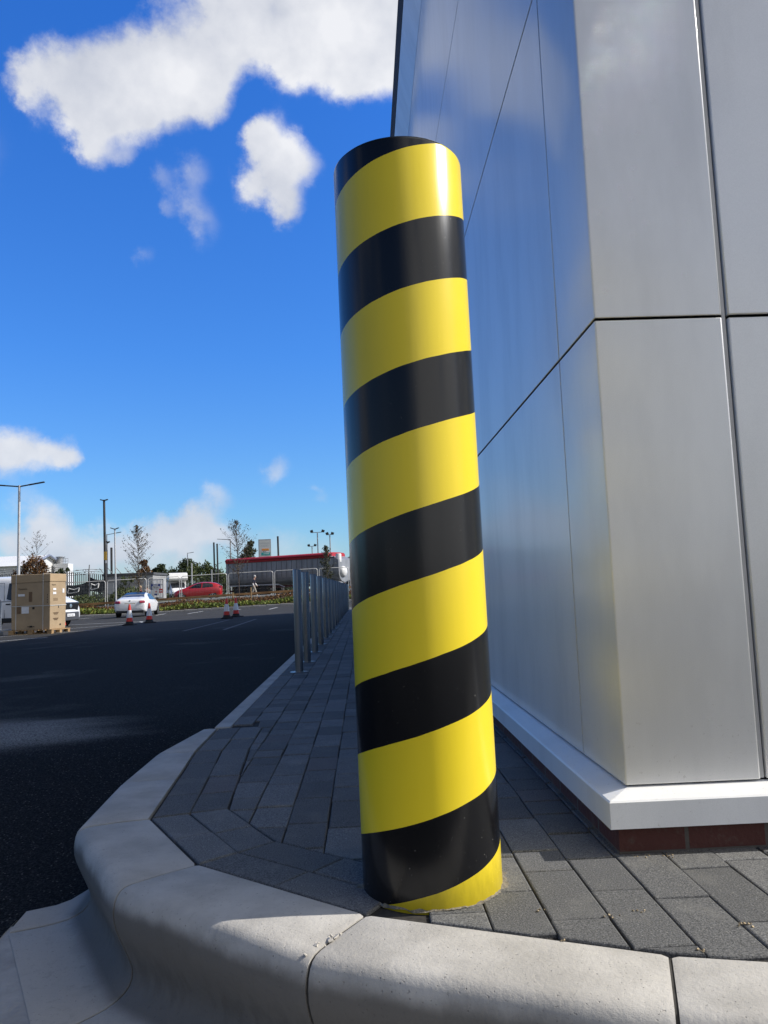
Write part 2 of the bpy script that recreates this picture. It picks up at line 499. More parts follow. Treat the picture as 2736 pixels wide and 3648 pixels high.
M_line = mat('white_road_paint', (.62, .62, .60), .7, var=.25, scale=9, bump=.3, bscale=80)
M_linef = mat('worn_road_paint', (.10, .10, .10), .8, var=.4, scale=12)
M_bark = mat('bark', (.085, .062, .045), .9, var=.4, scale=12, stretch=(1, 1, .3))
M_concrete = mat('grey_wall_panel', (.33, .33, .325), .85, var=.22, scale=2.2)
M_skin = mat('skin', (.50, .29, .21), .6, var=.05, scale=20)
M_yellowp = mat('yellow_sign_face', (.70, .42, .06), .6, var=.15, scale=12)
M_blue = mat('blue_poster_ink', (.02, .045, .22), .6, var=.15, scale=8)
M_orange = mat('orange_sign_face', (.75, .22, .03), .5, var=.08, scale=8)
M_teal = mat('teal_sign_face', (.02, .38, .36), .5, var=.08, scale=8)
M_signgrey = mat('pale_sign_face', (.60, .61, .60), .5, var=.05, scale=4)
M_redpost = mat('red_poster_ink', (.60, .05, .04), .6, var=.15, scale=8)
M_lamp_red = mat('tail_lamp', (.35, .01, .04), .15, var=.2, scale=10, coat=.8)
M_lamp_wht = mat('head_lamp', (.75, .76, .78), .1, var=.1, scale=10, coat=.8)
M_bodyshade = mat('silver_trim', (.5, .5, .52), .35, metal=.6, var=.08, scale=6)

def leafmat(name, a, b, c):
    m = bpy.data.materials.new(name); N, L = _nodes(m); p = principled(m)
    g = N.new('ShaderNodeNewGeometry')
    rp = N.new('ShaderNodeValToRGB'); L.new(g.outputs['Random Per Island'], rp.inputs[0])
    rp.color_ramp.elements[0].color = (*a, 1); rp.color_ramp.elements[1].color = (*c, 1)
    e = rp.color_ramp.elements.new(.5); e.color = (*b, 1)
    L.new(rp.outputs[0], p.inputs['Base Color'])
    p.inputs['Roughness'].default_value = .6; p.inputs['Specular IOR Level'].default_value = .3
    return m
L_brown = leafmat('autumn_leaves', (.05, .025, .015), (.14, .06, .02), (.20, .11, .03))
L_sap = leafmat('sapling_leaves', (.035, .025, .02), (.07, .05, .025), (.11, .085, .035))
L_green = leafmat('dark_green_leaves', (.018, .028, .012), (.035, .055, .018), (.07, .085, .028))
L_mid = leafmat('mid_green_leaves', (.03, .045, .014), (.06, .085, .024), (.11, .12, .035))
L_yel = leafmat('yellow_green_leaves', (.04, .07, .012), (.11, .15, .024), (.24, .24, .04))
L_con = leafmat('conifer_leaves', (.022, .03, .02), (.05, .06, .028), (.09, .09, .04))

# ------------------------------------------------------------------ ground sheets
def grid(name, xs, ys, fz, m, kind='structure'):
    b = MB()
    V = [[b.bm.verts.new((x, y, fz(x, y))) for x in xs] for y in ys]
    for j in range(len(ys) - 1):
        for i in range(len(xs) - 1):
            b._f([V[j][i], V[j][i + 1], V[j + 1][i + 1], V[j + 1][i]])
    o = b.build(name, m, smooth_a=40, fix=False)
    return tag(o, kind=kind)

xs = [-70, -50, -40, -30, -25, -20, -18, -16, -14, -12, -10, -8, -6, -5, -4, -3.4, -2.8, -2.2, -1.8, -1.5, -1.25, -1.05, -.95, -.874, -.80, 0, 2, 5, 12, 30]
ys = [-40, -20, -10, -5, 0, 1, 2, 2.4, 2.7, 3, 3.3, 3.6, 3.9, 4.2, 4.5, 4.8, 5.2, 6, 7, 9, 12, 16, 20, 25, 30, 36, 42, 47, 51.75]
grid('road', xs, ys, zroad, M_asphalt)
xs = [-2500, -600, -200, -90, -60, -45, -36, -30, -26, -22, -18, -14, -10, -6, -3, 0, 4, 10, 20, 40, 90, 300, 2500]
ys = [52.0, 52.6, 53.2, 54, 54.6, 55.2, 56, 58, 60, 62, 66, 80, 120, 300, 900, 4000]
grid('verge_ground', xs, ys, zland, M_land)
grid('ground', [-2500, -300, -68, -30, 0, 28, 300, 2500], [-2500, -300, -39, -10, 20, 51.9, 52.1], lambda x, y: -.75, M_land)
xs = [x * 1. for x in range(-45, 9, 1)]
grid('planting_bed', xs, [52.16, 52.5, 53, 53.5, 54, 54.6, 55.0], lambda x, y: zland(x, y) + .03 + .03 * math.sin(x * 3.1 + y * 5), M_soil)

# far kerb along the planting bed
b = MB()
x = -45.0
while x < 8:
    z = cross(x + .45)
    b.box((x + .4575, 51.95, z - .02), (.905, .34, .26))
    x += .915
tag(b.build('planting_kerb', mat('far_kerb', (.36, .35, .33), .85, var=.2, scale=3, island=.1), bevel=.015), kind='structure')

# road lines
def line(a, bb, w, m, name):
    a = Vector(a); bb = Vector(bb)
    d = (bb - a); n = Vector((-d.y, d.x)).normalized() * w / 2
    k = max(2, int(d.length / .6))
    q = MB()
    pr = None
    for i in range(k + 1):
        c = a + d * i / k
        e = [q.bm.verts.new((p.x, p.y, zroad(p.x, p.y) + .006)) for p in (c + n, c - n)]
        if pr: q._f([pr[0], pr[1], e[1], e[0]])
        pr = e
    return tag(q.build(name, m, fix=False), kind='structure')
for a, c in (((-11.3, 18.4), (-8.3, 20.42)), ((-12.4, 22.9), (-8.35, 24.15)), ((-11.5, 26.85), (-8.7, 28.7)), ((-13.4, 33.9), (-9.0, 31.2)), ((-9.0, 31.2), (-8.6, 30.1)),
             ((-17.6, 43.5), (-16.9, 48.0)), ((-11.9, 44.2), (-12.3, 48.0)), ((-9.75, 42.8), (-10.05, 48.2)), ((-5.04, 40.8), (-5.1, 45.2)), ((-7.5, 44.8), (-7.55, 47.2))):
    line(a, c, .12, M_line, 'road_marking')
for a, c in (((-4.42, 18.9), (-4.55, 26)), ((-3.3, 18.1), (-3.5, 24.9))):
    line(a, c, .10, M_linef, 'road_marking')

# ------------------------------------------------------------------ near kerb
CH = [(-.86, 4.45), (-.85, 3.83), (-.805, 3.28), (-.763, 2.723), (-.499, 2.247), (-.024, 1.855), (.585, 1.591), (1.20, 1.437), (1.85, 1.37), (2.5, 1.345), (3.4, 1.34), (4.3, 1.34), (5.2, 1.34), (6.1, 1.34)]
PROF = [(0, -.45), (0, 0), (.10, .002), (.186, 0), (.203, -.0025), (.2155, -.009), (.2245, -.020), (.2305, -.036), (.2335, -.058), (.232, -.082), (.227, -.102), (.2195, -.122), (.211, -.143), (.201, -.166), (.192, -.188), (.186, -.206), (.184, -.222), (.186, -.238), (.193, -.253), (.206, -.266), (.225, -.277), (.252, -.286), (.29, -.292), (.33, -.295), (.42, -.298), (.42, -.45)]
def chain_normals(ch):
    out = []
    for i in range(len(ch)):
        ds = []
        if i > 0: ds.append((Vector(ch[i]) - Vector(ch[i - 1])).normalized())
        if i < len(ch) - 1: ds.append((Vector(ch[i + 1]) - Vector(ch[i])).normalized())
        ns = [Vector((d.y, -d.x)) for d in ds]
        if len(ns) == 1: out.append(ns[0])
        else:
            h = (ns[0] + ns[1]).normalized()
            out.append(h / max(.5, h.dot(ns[0])))
    return out
CN = chain_normals(CH)
b = MB()
for i in range(len(CH) - 1):
    A, B = Vector(CH[i]), Vector(CH[i + 1])
    L_ = (B - A).length
    g = .0035 / L_
    kA = .35 if i == 0 else (.82 if i == 1 else 1.); kB = .82 if i == 0 else 1.
    rings = []
    K = 6
    hj = rng.uniform(-.0012, .0012)
    for j in range(K + 1):
        t = lerp(g, 1 - g, j / K)
        e = .0025 if j in (0, K) else 0.
        if j == 1: t = lerp(g, 1 - g, .02)
        if j == K - 1: t = lerp(g, 1 - g, .98)
        P = A.lerp(B, t); n = CN[i].lerp(CN[i + 1], t); k = lerp(kA, kB, t)
        rings.append([(P.x + n.x * (s * k - (e if s > .05 else -e)), P.y + n.y * (s * k - (e if s > .05 else -e)), z + hj - e) for s, z in PROF])
    b.loft(rings)
b.mi = 1
rings = []
for i in range(len(CH)):
    k = (.35, .82)[i] if i < 2 else 1.
    P = Vector(CH[i])
    rings.append([(P.x + CN[i].x * max(.006, s * k - .007), P.y + CN[i].y * max(.006, s * k - .007), z - .006) for s, z in PROF])
b.loft(rings)
# flush kerb beside the flat crossing
b.mi = 0
y = 4.46
while y < 34:
    b.box((-.8295, y + .4575, -.098), (.087, .909, .2)); y += .915
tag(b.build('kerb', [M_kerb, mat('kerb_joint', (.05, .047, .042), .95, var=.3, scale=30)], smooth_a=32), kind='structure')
# torn scrap of mortar at the kerb joint by the post
b = MB()
for k in range(22):
    t = rng.random()
    c = (lerp(-.145, -.075, t) + rng.uniform(-.01, .01), lerp(1.685, 1.775, t) + rng.uniform(-.012, .012), rng.uniform(-.006, .003) - .02 * max(0, .25 - t))
    b.box(c, (rng.uniform(.004, .014), rng.uniform(.003, .010), rng.uniform(.002, .005)), Euler((rng.uniform(-.6, .6), rng.uniform(-.6, .6), rng.uniform(0, 3))))
tag(b.build('mortar_crumbs', mat('light_mortar', (.46, .43, .38), .9, var=.3, scale=60), bevel=.0015), kind='stuff')
# concrete haunch beside the kerb foot
outer = [(-1.16, 4.3), (-1.207, 3.3), (-1.19, 2.6), (-1.13, 2.05), (-.95, 1.5), (-.5, 1.12), (.3, .82), (1.3, .66), (6.1, .6)]
inner = [(-.95, 4.3), (-1.0, 3.3), (-1.0, 2.7), (-.75, 2.1), (-.28, 1.6), (.1, 1.4), (.5, 1.2), (1.2, 1.1), (6.1, 1.0)]
b = MB()
b.loft([[(p[0], p[1], -.45) for p in inner + outer[::-1]], [(p[0], p[1], -.302) for p in inner + outer[::-1]]], caps=False)
for i in range(len(outer) - 1):
    b.face([(inner[i][0], inner[i][1], -.302), (outer[i][0], outer[i][1], -.304), (outer[i + 1][0], outer[i + 1][1], -.304), (inner[i + 1][0], inner[i + 1][1], -.302)])
tag(b.build('kerb_foundation', mat('haunch_concrete', (.36, .35, .33), .9, var=.25, scale=6, bump=.4, bscale=70)), kind='structure')

# ------------------------------------------------------------------ pavement blocks
def clip(poly, p, q):
    out = []
    def side(a): return (q[0] - p[0]) * (a[1] - p[1]) - (q[1] - p[1]) * (a[0] - p[0])
    for i in range(len(poly)):
        a, c = poly[i], poly[(i + 1) % len(poly)]
        sa, sc = side(a), side(c)
        if sa >= 0: out.append(a)
        if (sa >= 0) != (sc >= 0):
            t = sa / (sa - sc); out.append((a[0] + (c[0] - a[0]) * t, a[1] + (c[1] - a[1]) * t))
    return out
def area(p): return .5 * sum(p[i][0] * p[(i + 1) % len(p)][1] - p[(i + 1) % len(p)][0] * p[i][1] for i in range(len(p)))
def dedupe(p):
    o = []
    for a in p:
        if not o or math.hypot(a[0] - o[-1][0], a[1] - o[-1][1]) > .004: o.append(a)
    if len(o) > 1 and math.hypot(o[0][0] - o[-1][0], o[0][1] - o[-1][1]) < .004: o.pop()
    return o
def inset(p, d):
    n = len(p); out = []
    for i in range(n):
        a, c, e = Vector(p[i - 1]), Vector(p[i]), Vector(p[(i + 1) % n])
        d1 = (c - a).normalized(); d2 = (e - c).normalized()
        n1 = Vector((-d1.y, d1.x)); n2 = Vector((-d2.y, d2.x))
        h = n1 + n2
        if h.length < 1e-4: h = n1
        h.normalize()
        out.append(c + h * d / max(.35, h.dot(n1)))
    return [(v.x, v.y) for v in out]
b = MB()
b.mi = 1
bedp = [(-.785, 34), (-.785, 4.46)] + [(p[0] + .004, p[1] + .004) for p in CH[:-1]] + [(6.0, 1.345), (6.0, 34)]
# bed as a fan of quads from the kerb chain up
bp_ = [(-.785, 34)] + [(max(-.785, p[0] + .002) if p[1] > 4.3 else p[0] + .002, p[1] + .002) for p in CH]
for i in range(len(bp_) - 1):
    a, c = bp_[i], bp_[i + 1]
    b.face([(a[0], a[1], -.011), (c[0], c[1], -.011), (6.1, 34, -.011)])
b.mi = 0
def paver(poly, fine=True):
    poly = dedupe(poly)
    if len(poly) < 3: return
    if area(poly) < 0: poly = poly[::-1]
    if area(poly) < .0009: return
    cx = sum(p[0] for p in poly) / len(poly); cy = sum(p[1] for p in poly) / len(poly)
    tx, ty, h = rng.uniform(-.008, .008), rng.uniform(-.008, .008), rng.uniform(-.0018, .0012)
    rings = []
    jx, jy = rng.uniform(-.0022, .0022), rng.uniform(-.0025, .0025)
    for d, z in ((.0013, -.03), (.0013, -.0045), (.0028, -.0014), (.0058, 0)):
        q = inset(poly, d + rng.uniform(0, .0006))
        rings.append([b.bm.verts.new((x + jx, y + jy, z + h + tx * (x - cx) + ty * (y - cy))) for x, y in q])
    n = len(poly)
    for i in range(3):
        for k in range(n):
            b._f([rings[i][k], rings[i][(k + 1) % n], rings[i + 1][(k + 1) % n], rings[i + 1][k]])
    b._f(rings[3])
# two border courses round the corner
def off(i, d): return Vector(CH[i]) - CN[i] * d
for c0, c1, ln, sh in ((.012, .135, .25, 0.), (.135, .262, .27, .11)):
    for i in range(0, 5):
        A0, B0, A1, B1 = off(i, c0), off(i + 1, c0), off(i, c1), off(i + 1, c1)
        L_ = (B0 - A0).length
        n = max(1, round(L_ / ln))
        ts = [0] + [min(.98, max(.02, (k + (sh if n > 1 else 0) + rng.uniform(-.08, .08)) / n)) for k in range(1, n)] + [1]
        for k in range(n):
            paver([tuple(A0.lerp(B0, ts[k])), tuple(A0.lerp(B0, ts[k + 1])), tuple(A1.lerp(B1, ts[k + 1])), tuple(A1.lerp(B1, ts[k]))])
edges = [.120 + .130 * k for k in range(-7, 3)][:-1]
edges = [-.79] + [.122 - .132 * k for k in range(6, -1, -1)] + [.256, .390, .524, .658, .792, .926, 1.06]
x = edges[-1]
while x < 5.9: x += .134; edges.append(x)
LEN = [.30, .20, .15, .24, .20]
for ci in range(len(edges) - 1):
    x0, x1 = edges[ci], edges[ci + 1]
    y = 1.28 + {3: .0}.get(ci, rng.uniform(-.25, 0))
    if abs(x0 - .39) < .01: ylist = [1.474, 1.776, 2.074, 2.225]
    elif abs(x0 - .524) < .01: ylist = [1.40, 1.628, 1.925, 2.146, 2.36]
    elif abs(x0 - .658) < .01: ylist = [1.35, 1.572, 1.868, 2.165, 2.4]
    elif abs(x0 - .792) < .01: ylist = [1.30, 1.72, 2.04, 2.2]
    else: ylist = [y]
    ymax = 33.5 if x0 < .72 else 2.4
    while ylist[-1] < ymax: ylist.append(ylist[-1] + rng.choice(LEN))
    segs = [(x0, x1)]
    for a0, a1 in segs:
        for k in range(len(ylist) - 1):
            y0, y1 = ylist[k] + .0012, ylist[k + 1] - .0012
            if a0 > .66 and y0 > 2.2: continue
            if ci == 0 and y0 < 4.4:
                if y1 < 4.45: continue
                y0 = 4.45
            poly = [(a0, y0), (a1, y0), (a1, y1), (a0, y1)]
            for i in range(len(CH) - 1):
                if x1 < .15 and i < 5 and y1 < 4.7 + 0:
                    p, q = off(i, .264), off(i + 1, .264)
                    if i == 0 and y0 > 4.3: continue
                elif x1 < .15 and i < 5: continue
                else:
                    p, q = off(i, .012), off(i + 1, .012)
                    if i < 4: continue
                poly = clip(poly, p, q)
                if len(poly) < 3: break
            if len(poly) < 3: continue
            if x1 < .15 and y1 > 4.4 and y0 < 4.7 and x1 < -.5: pass
            paver(poly)
tag(b.build('pavement', [M_paver, M_bed], fix=False), kind='structure')
# loose sand between the blocks
b = MB()
for cx, cy, n, r in ((.735, 2.135, 16, .022), (.80, 2.13, 12, .018), (.53, 1.78, 10, .012), (.795, 1.70, 14, .014), (.655, 1.60, 10, .012), (.39, 1.68, 7, .008), (.60, 1.80, 10, .012), (.79, 1.55, 8, .01), (.385, 1.83, 8, .01)):
    for k in range(n // 2):
        a, d = rng.uniform(0, 6.3), r * math.sqrt(rng.random())
        s = rng.uniform(.0015, .0048)
        b.box((cx + d * math.cos(a) * 1.5, cy + d * math.sin(a) * .8, .001 + s * .2), (s * 1.5, s, s * .8), Euler((rng.random(), rng.random(), rng.uniform(0, 3))))
tag(b.build('sand_crumbs', M_sand, bevel=.0008), kind='stuff')

# ------------------------------------------------------------------ hazard bollard
t = thing('hazard_bollard', 'thick round post wrapped in yellow and black stripes at the pavement corner', 'bollard', (.15, 2.04, 0))
t.rotation_euler = (0, -.0086, 0)
b = MB()
prof = [(.178, -.12), (.178, .4), (.178, .8), (.178, 1.2), (.178, 1.6), (.178, 1.904), (.1768, 1.909), (.174, 1.912)]
b.lathe(prof, 128)
b.build('post', M_yellow_black, t, smooth_a=30)
b = MB(); b.lathe([(.172, 1.9121), (.172, 1.914), (.165, 1.9155), (.10, 1.917), (.01, 1.918)], 128)
b.build('cap', mat('cap_black_paint', (.012, .012, .013), .4, var=.3, scale=30, bump=.3, bscale=80), t, smooth_a=50)
b = MB()
seg = 72
r0, r1 = [], []
for k in range(seg):
    a = 2 * PI * k / seg
    w = .003 + rng.uniform(0, .004) + (rng.uniform(.012, .03) if 2.7 < a < 3.3 else 0) + (rng.uniform(.008, .022) if a < .35 or a > 5.85 else 0)
    r0.append((.174 * math.cos(a), .174 * math.sin(a), .003 + rng.uniform(-.003, .005)))
    r1.append(((.178 + w) * math.cos(a), (.178 + w) * math.sin(a), -.004 + rng.uniform(-.003, .004)))
b.loft([r0, r1], caps=False)
b.build('mortar_collar', M_mortar, t, smooth_a=60)

# ------------------------------------------------------------------ steel bollards
ORD = 'nearest second third fourth fifth sixth seventh eighth ninth tenth eleventh twelfth thirteenth fourteenth fifteenth sixteenth seventeenth'.split()
G = 'brushed steel bollards in a row along the flush kerb'
def steel_label(k):
    if k == 0: return 'brushed steel bollard nearest the camera, at the front of the row along the kerb'
    if k == 17: return 'sunlit bright bollard at the far end of the steel row, beyond the shadow'
    return '%s steel bollard from the near end of the row along the flush kerb' % ORD[k]
s0 = thing('steel_bollard', steel_label(0), 'bollard', (-.632, 7.31, 0), 0, G)
b = MB(); b.lathe([(.039, -.05), (.039, .3), (.039, .6), (.039, .953), (.038, .957)], 40); b.build('post', M_steel, s0, smooth_a=30)
b = MB(); b.lathe([(.038, .957), (.0375, .961), (.035, .9635), (.005, .9645)], 40); b.build('cap', mat('steel_cap', (.25, .25, .26), .45, metal=.9, var=.15, scale=20), s0, smooth_a=40)
b = MB(); b.lathe([(.088, -.002), (.088, .004), (.086, .0055), (.05, .0065)], 40); b.build('base_flange', M_steel, s0, smooth_a=30)
yy = [8.33, 9.63, 10.96, 12.45, 13.72, 15.18, 16.6, 17.95, 19.3, 20.64, 21.98, 23.3, 24.65, 26.0, 27.3, 28.65, 30.25]
for k, y in enumerate(yy):
    dup(s0, (-.632, y, 0), rng.uniform(0, 6), steel_label(k + 1))

# ------------------------------------------------------------------ building
t = thing('commercial_building', 'silver metal clad building with white sill, red brick plinth and dark roof edge', 'building', (.722, 2.212, 0))
def bld(mb, name, m, **kw):
    o = mb.build(name, m, t, **kw)
    o.location = (-.722, -2.212, 0)
    return o
X0, Y0, X1, Y1 = .722, 2.212, 26., 29.6
ZR = [.170, 1.532, 2.970, 4.41, 6.15]
GAP = .004
# dark backing wall
b = MB(); b.span((X0 + .024, Y0 + .024, .10), (X1 - .03, Y1 - .03, 6.16)); bld(b, 'backing_wall', M_dark)
corner_w, corner_d = .390, .418
for i in range(4):
    z0, z1 = ZR[i] + (GAP if i else 0), ZR[i + 1] - GAP
    # folded corner panel
    th = .022
    rr = .006
    arc = [(X0 + rr - rr * math.cos(a), Y0 + rr - rr * math.sin(a)) for a in [PI / 2 * k / 5 for k in range(6)]]
    poly = [(X0, Y0 + corner_d - GAP), *arc, (X0 + corner_w - .004, Y0), (X0 + corner_w, Y0 + .004), (X0 + corner_w, Y0 + th), (X0 + th, Y0 + th), (X0 + th, Y0 + corner_d - GAP)]
    b = MB(); b.prism(poly, 'Z', z0, z1)
    bld(b, 'corner_panel', M_clad, bevel=.0025, smooth_a=40)
    # long side wall panels
    ys_ = [Y0 + corner_d, 9.6, 16.4, 23.2, Y1]
    for k in range(4):
        b = MB(); b.span((X0, ys_[k] + GAP, z0), (X0 + .022, ys_[k + 1] - GAP, z1))
        bld(b, 'cladding_panel', M_clad, bevel=.0025, smooth_a=40)
    xs_ = [X0 + corner_w + .019, 2.9, 5.6, 8.3, 11., 14., 17., 20., 23., X1]
    for k in range(9):
        b = MB(); b.span((xs_[k] + (GAP if k else 0), Y0 + .001, z0), (xs_[k + 1] - GAP, Y0 + .022, z1))
        bld(b, 'cladding_panel', M_clad, bevel=.004, smooth_a=40)
b = MB(); b.span((X0 + corner_w + .0015, Y0 + .008, ZR[0] + .002), (X0 + corner_w + .0125, Y0 + .023, 6.15)); bld(b, 'joint_trim', mat('joint_trim_grey', (.40, .40, .40), .5, metal=.4, var=.1, scale=6))
# roof edge: leaning fascia along the side, dark capping
b = MB(); b.prism([(.722, 6.158), (.60, 6.56), (.63, 6.58), (.752, 6.158)], 'Y', Y0, Y1); bld(b, 'fascia', M_clad)
b = MB(); b.prism([(.598, 6.565), (.594, 7.10), (.75, 7.12), (.75, 6.565)], 'Y', Y0 - .002, Y1 + .02); bld(b, 'roof_edge', M_anth, bevel=.003)
b = MB(); b.span((X0, Y0 + .001, 6.16), (X1, Y0 + .06, 6.56)); bld(b, 'fascia', M_clad)
b = MB(); b.span((.752, Y0 - .002, 6.565), (X1, Y0 + .20, 7.10)); bld(b, 'roof_edge', M_anth, bevel=.003)
b = MB(); b.span((.76, Y0 + .21, 6.2), (X1, Y1, 6.9)); bld(b, 'roof', M_anth)
# sill, mitred at the corner
SP = [(-.073, .073), (-.073, .143), (-.069, .1475), (.012, .166), (.012, .15), (-.065, .135), (-.065, .073)]
def sill(name, pts, cut=True):
    b = MB()
    rings = []
    for (px, py, nx, ny) in pts:
        rings.append([(px - nx * s, py - ny * s, z) for s, z in [(q[0], q[1]) for q in SP]])
    b.loft(rings)
    return bld(b, name, M_sill, smooth_a=25, bevel=.0015)
# side run along Y (outward normal -X) and front run along X (outward normal -Y); shared mitre
def q_side(y): return (X0, y, -1, 0)
b = MB()
def ring_side(y, mit=False): return [(X0 + s, (Y0 + s) if mit else y, z) for s, z in SP]
def ring_front(x, mit=False): return [((X0 + s) if mit else x, Y0 + s, z) for s, z in SP]
b.loft([ring_side(0, True), ring_side(5.4)]); bld(b, 'sill', M_sill, smooth_a=25)
y = 5.404
while y < Y1:
    b = MB(); b.loft([ring_side(y), ring_side(min(Y1, y + 3.0))]); bld(b, 'sill', M_sill, smooth_a=25); y += 3.004
b = MB()
r_ = ring_front(0, True); r_ = [(p[0] + .0012, p[1], p[2] + .0004) for p in r_]
b.loft([r_, ring_front(1.158)]); bld(b, 'sill', M_sill, smooth_a=25)
x = 1.1605
while x < X1:
    b = MB(); b.loft([ring_front(x), ring_front(min(X1, x + 3.0))]); bld(b, 'sill', M_sill, smooth_a=25); x += 3.003
# brick plinth
b = MB(); b.span((.679, 2.169, -.2), (X1, Y1, .125)); bld(b, 'brick_plinth', M_brick)

# ------------------------------------------------------------------ cardboard box on pallet
BR = R(-10)
pz = zroad(-10, 24)
t = thing('wooden_pallet', 'low wooden pallet carrying the tall cardboard box', 'pallet', (-10.02, 24.05, pz), BR)
for y in (-.46, 0, .46): b = MB(); b.box((0, y, .012), (1.42, .12, .022)); b.build('bottom_board', M_wood, t)
for x in (-.635, 0, .635):
    for y in (-.44, 0, .44): b = MB(); b.box((x, y, .068), (.145, .12, .09)); b.build('block', M_wood, t)
for k in range(7): b = MB(); b.box((-.645 + k * .215, 0, .125), (.14, 1.02, .022)); b.build('top_board', M_wood, t)
t = thing('cardboard_box', 'tall brown cardboard carton with strapping and printed lettering on a pallet', 'cardboard box', (-10.05, 24.05, pz + .138), BR)
BW, BD, BH = 1.26, .84, 1.68
b = MB()
rings = []
for z, k in ((0, 0), (.3, .004), (.8, .012), (1.2, .010), (1.45, .002)):
    rings.append([(x * (BW / 2 + k), y * (BD / 2 + k), z) for x, y in ((-1, -1), (1, -1), (1, 1), (-1, 1))])
b.loft(rings); b.build('carton', M_card, t, bevel=.012)
b = MB()
b.loft([[(x * (BW / 2 + .02), y * (BD / 2 + .02), z + (.012 * x if z < 1.6 else 0)) for x, y in ((-1, -1), (1, -1), (1, 1), (-1, 1))] for z in (1.43, BH)])
b.build('lid', M_card2, t, bevel=.015)
b = MB()
for x in (-.47, .42):
    b.box((x, -BD / 2 - .026, BH / 2), (.022, .004, BH + .05)); b.box((x, BD / 2 + .026, BH / 2), (.022, .004, BH + .05)); b.box((x, 0, BH + .012), (.022, BD + .05, .004))
b.box((0, -BD / 2 - .022, .72), (BW + .05, .004, .02)); b.box((BW / 2 + .022, 0, .72), (.004, BD + .04, .02))
b.build('strapping', M_strap, t)
F = Matrix.Rotation(R(90), 4, 'X')
S = Matrix.Rotation(R(90), 4, 'Z') @ Matrix.Rotation(R(90), 4, 'X')
text_mesh('lettering', 'Panasonic', .075, M_ink, t, Matrix.Translation((-.40, -BD / 2 - .018, 1.22)) @ F)
text_mesh('lettering', 'Panasonic', .052, M_ink, t, Matrix.Translation((BW / 2 + .018, -.34, 1.33)) @ S)
for c_, d__ in (((-.30, -BD / 2 - .016, 1.055), (.22, .004, .07)), ((-.17, -BD / 2 - .016, .60), (.24, .004, .20)), ((BW / 2 + .016, -.20, 1.09), (.004, .17, .07)), ((BW / 2 + .016, -.20, 1.21), (.004, .16, .06)), ((BW / 2 + .016, .28, 1.16), (.004, .10, .13))):
    b = MB(); b.box(c_, d__); b.build('label', M_paper, t)
for c_, d__ in [((-.385, -BD / 2 - .015, .60), (.12, .003, .20)), ((.0, -BD / 2 - .0145, 1.0), (.11, .003, .30))] + [q for k in range(3) for q in (((BW / 2 + .015, -.14, .93 - k * .03), (.003, .24, .012)), ((BW / 2 + .015, -.12, .50 - k * .025), (.003, .3 - k * .06, .012)), ((BW / 2 + .015, -.12, .33 - k * .025), (.003, .28 - k * .05, .012)))]:
    b = MB(); b.box(c_, d__); b.build('printing', M_inkb, t)
for c_, d__ in [((.10, -BD / 2 - .0155, .655), (.07, .004, .06)), ((.02, -BD / 2 - .0155, .10), (.10, .004, .05)), ((-.07, -BD / 2 - .0155, .10), (.05, .004, .02)), ((.11, -BD / 2 - .0155, .10), (.05, .004, .02)), ((BW / 2 + .0155, .02, .67), (.004, .025, .075)), ((BW / 2 + .0155, .12, .13), (.004, .06, .045))] + [((.555, -BD / 2 - .0155, .82 + k * .075), (.02, .004, .035)) for k in range(4)]:
    b = MB(); b.box(c_, d__); b.build('handling_mark', M_ink, t)

# grey tubular barrier at the pallet's left
t = thing('pedestrian_barrier', 'short grey metal barrier frame left of the cardboard box', 'barrier', (-11.42, 24.6, zroad(-11.4, 24.6)), R(-4))
b = MB()
b.tube([(-1.3, 0, .10), (-1.3, 0, .98), (-1.22, 0, 1.06), (.50, 0, 1.06), (.60, 0, .98), (.60, 0, .10)], .024, 8); b.tube([(-1.3, 0, .16), (.6, 0, .16)], .018, 8)
b.build('frame', M_galvl, t, smooth_a=40)
for x in (.6, -.13): b = MB(); b.box((x, 0, .05), (.08, .5, .11)); b.build('foot', M_black, t, bevel=.01)
b = MB(); b.box((-.14, 0, .62), (.20, .06, 1.0)); b.build('post', M_galv, t, bevel=.008)

# ------------------------------------------------------------------ traffic cones
GC = 'red and white traffic cones in the car park'
def cone(label, X, Y, first=None, rz=0.):
    z = zroad(X, Y) + .003
    if first: return dup(first, (X, Y, z), rz, label)
    c = thing('traffic_cone', label, 'traffic cone', (X, Y, z), rz, GC)
    b = MB(); b.box((0, 0, .018), (.40, .40, .036)); b.lathe([(.165, .034), (.155, .055), (.135, .06), (.118, .13)], 24); b.build('base', M_rubber, c, bevel=.008, smooth_a=40)
    def rr(z): return lerp(.118, .030, (z - .13) / .60)
    b = MB(); b.lathe([(rr(.13), .13), (rr(.26), .26)], 24); b.build('lower_cone', M_conered, c, smooth_a=40)
    b = MB(); b.lathe([(rr(.52), .52), (rr(.70), .70), (.026, .725), (.008, .728)], 24); b.build('tip', M_conered, c, smooth_a=40)
    b = MB(); b.lathe([(rr(.26) + .003, .26), (rr(.52) + .003, .52)], 24); b.build('reflective_sleeve', M_conewhite, c, smooth_a=40)
    return c
c0 = cone('traffic cone just behind the white coupe, the nearer of the two there', -8.23, 27.2)
cone('traffic cone beside the rear wheel of the white coupe, at the shadow edge', -7.95, 28.66, c0, .5)
cone('front one of the two overlapping cones in the shade near the steel bollards', -4.96, 27.85, c0, .3)
cone('rear one of the two overlapping cones in the shade near the steel bollards', -4.86, 29.25, c0, 1.0)
cone('traffic cone half hidden behind the right edge of the cardboard box', -10.83, 27.92, c0, .8)

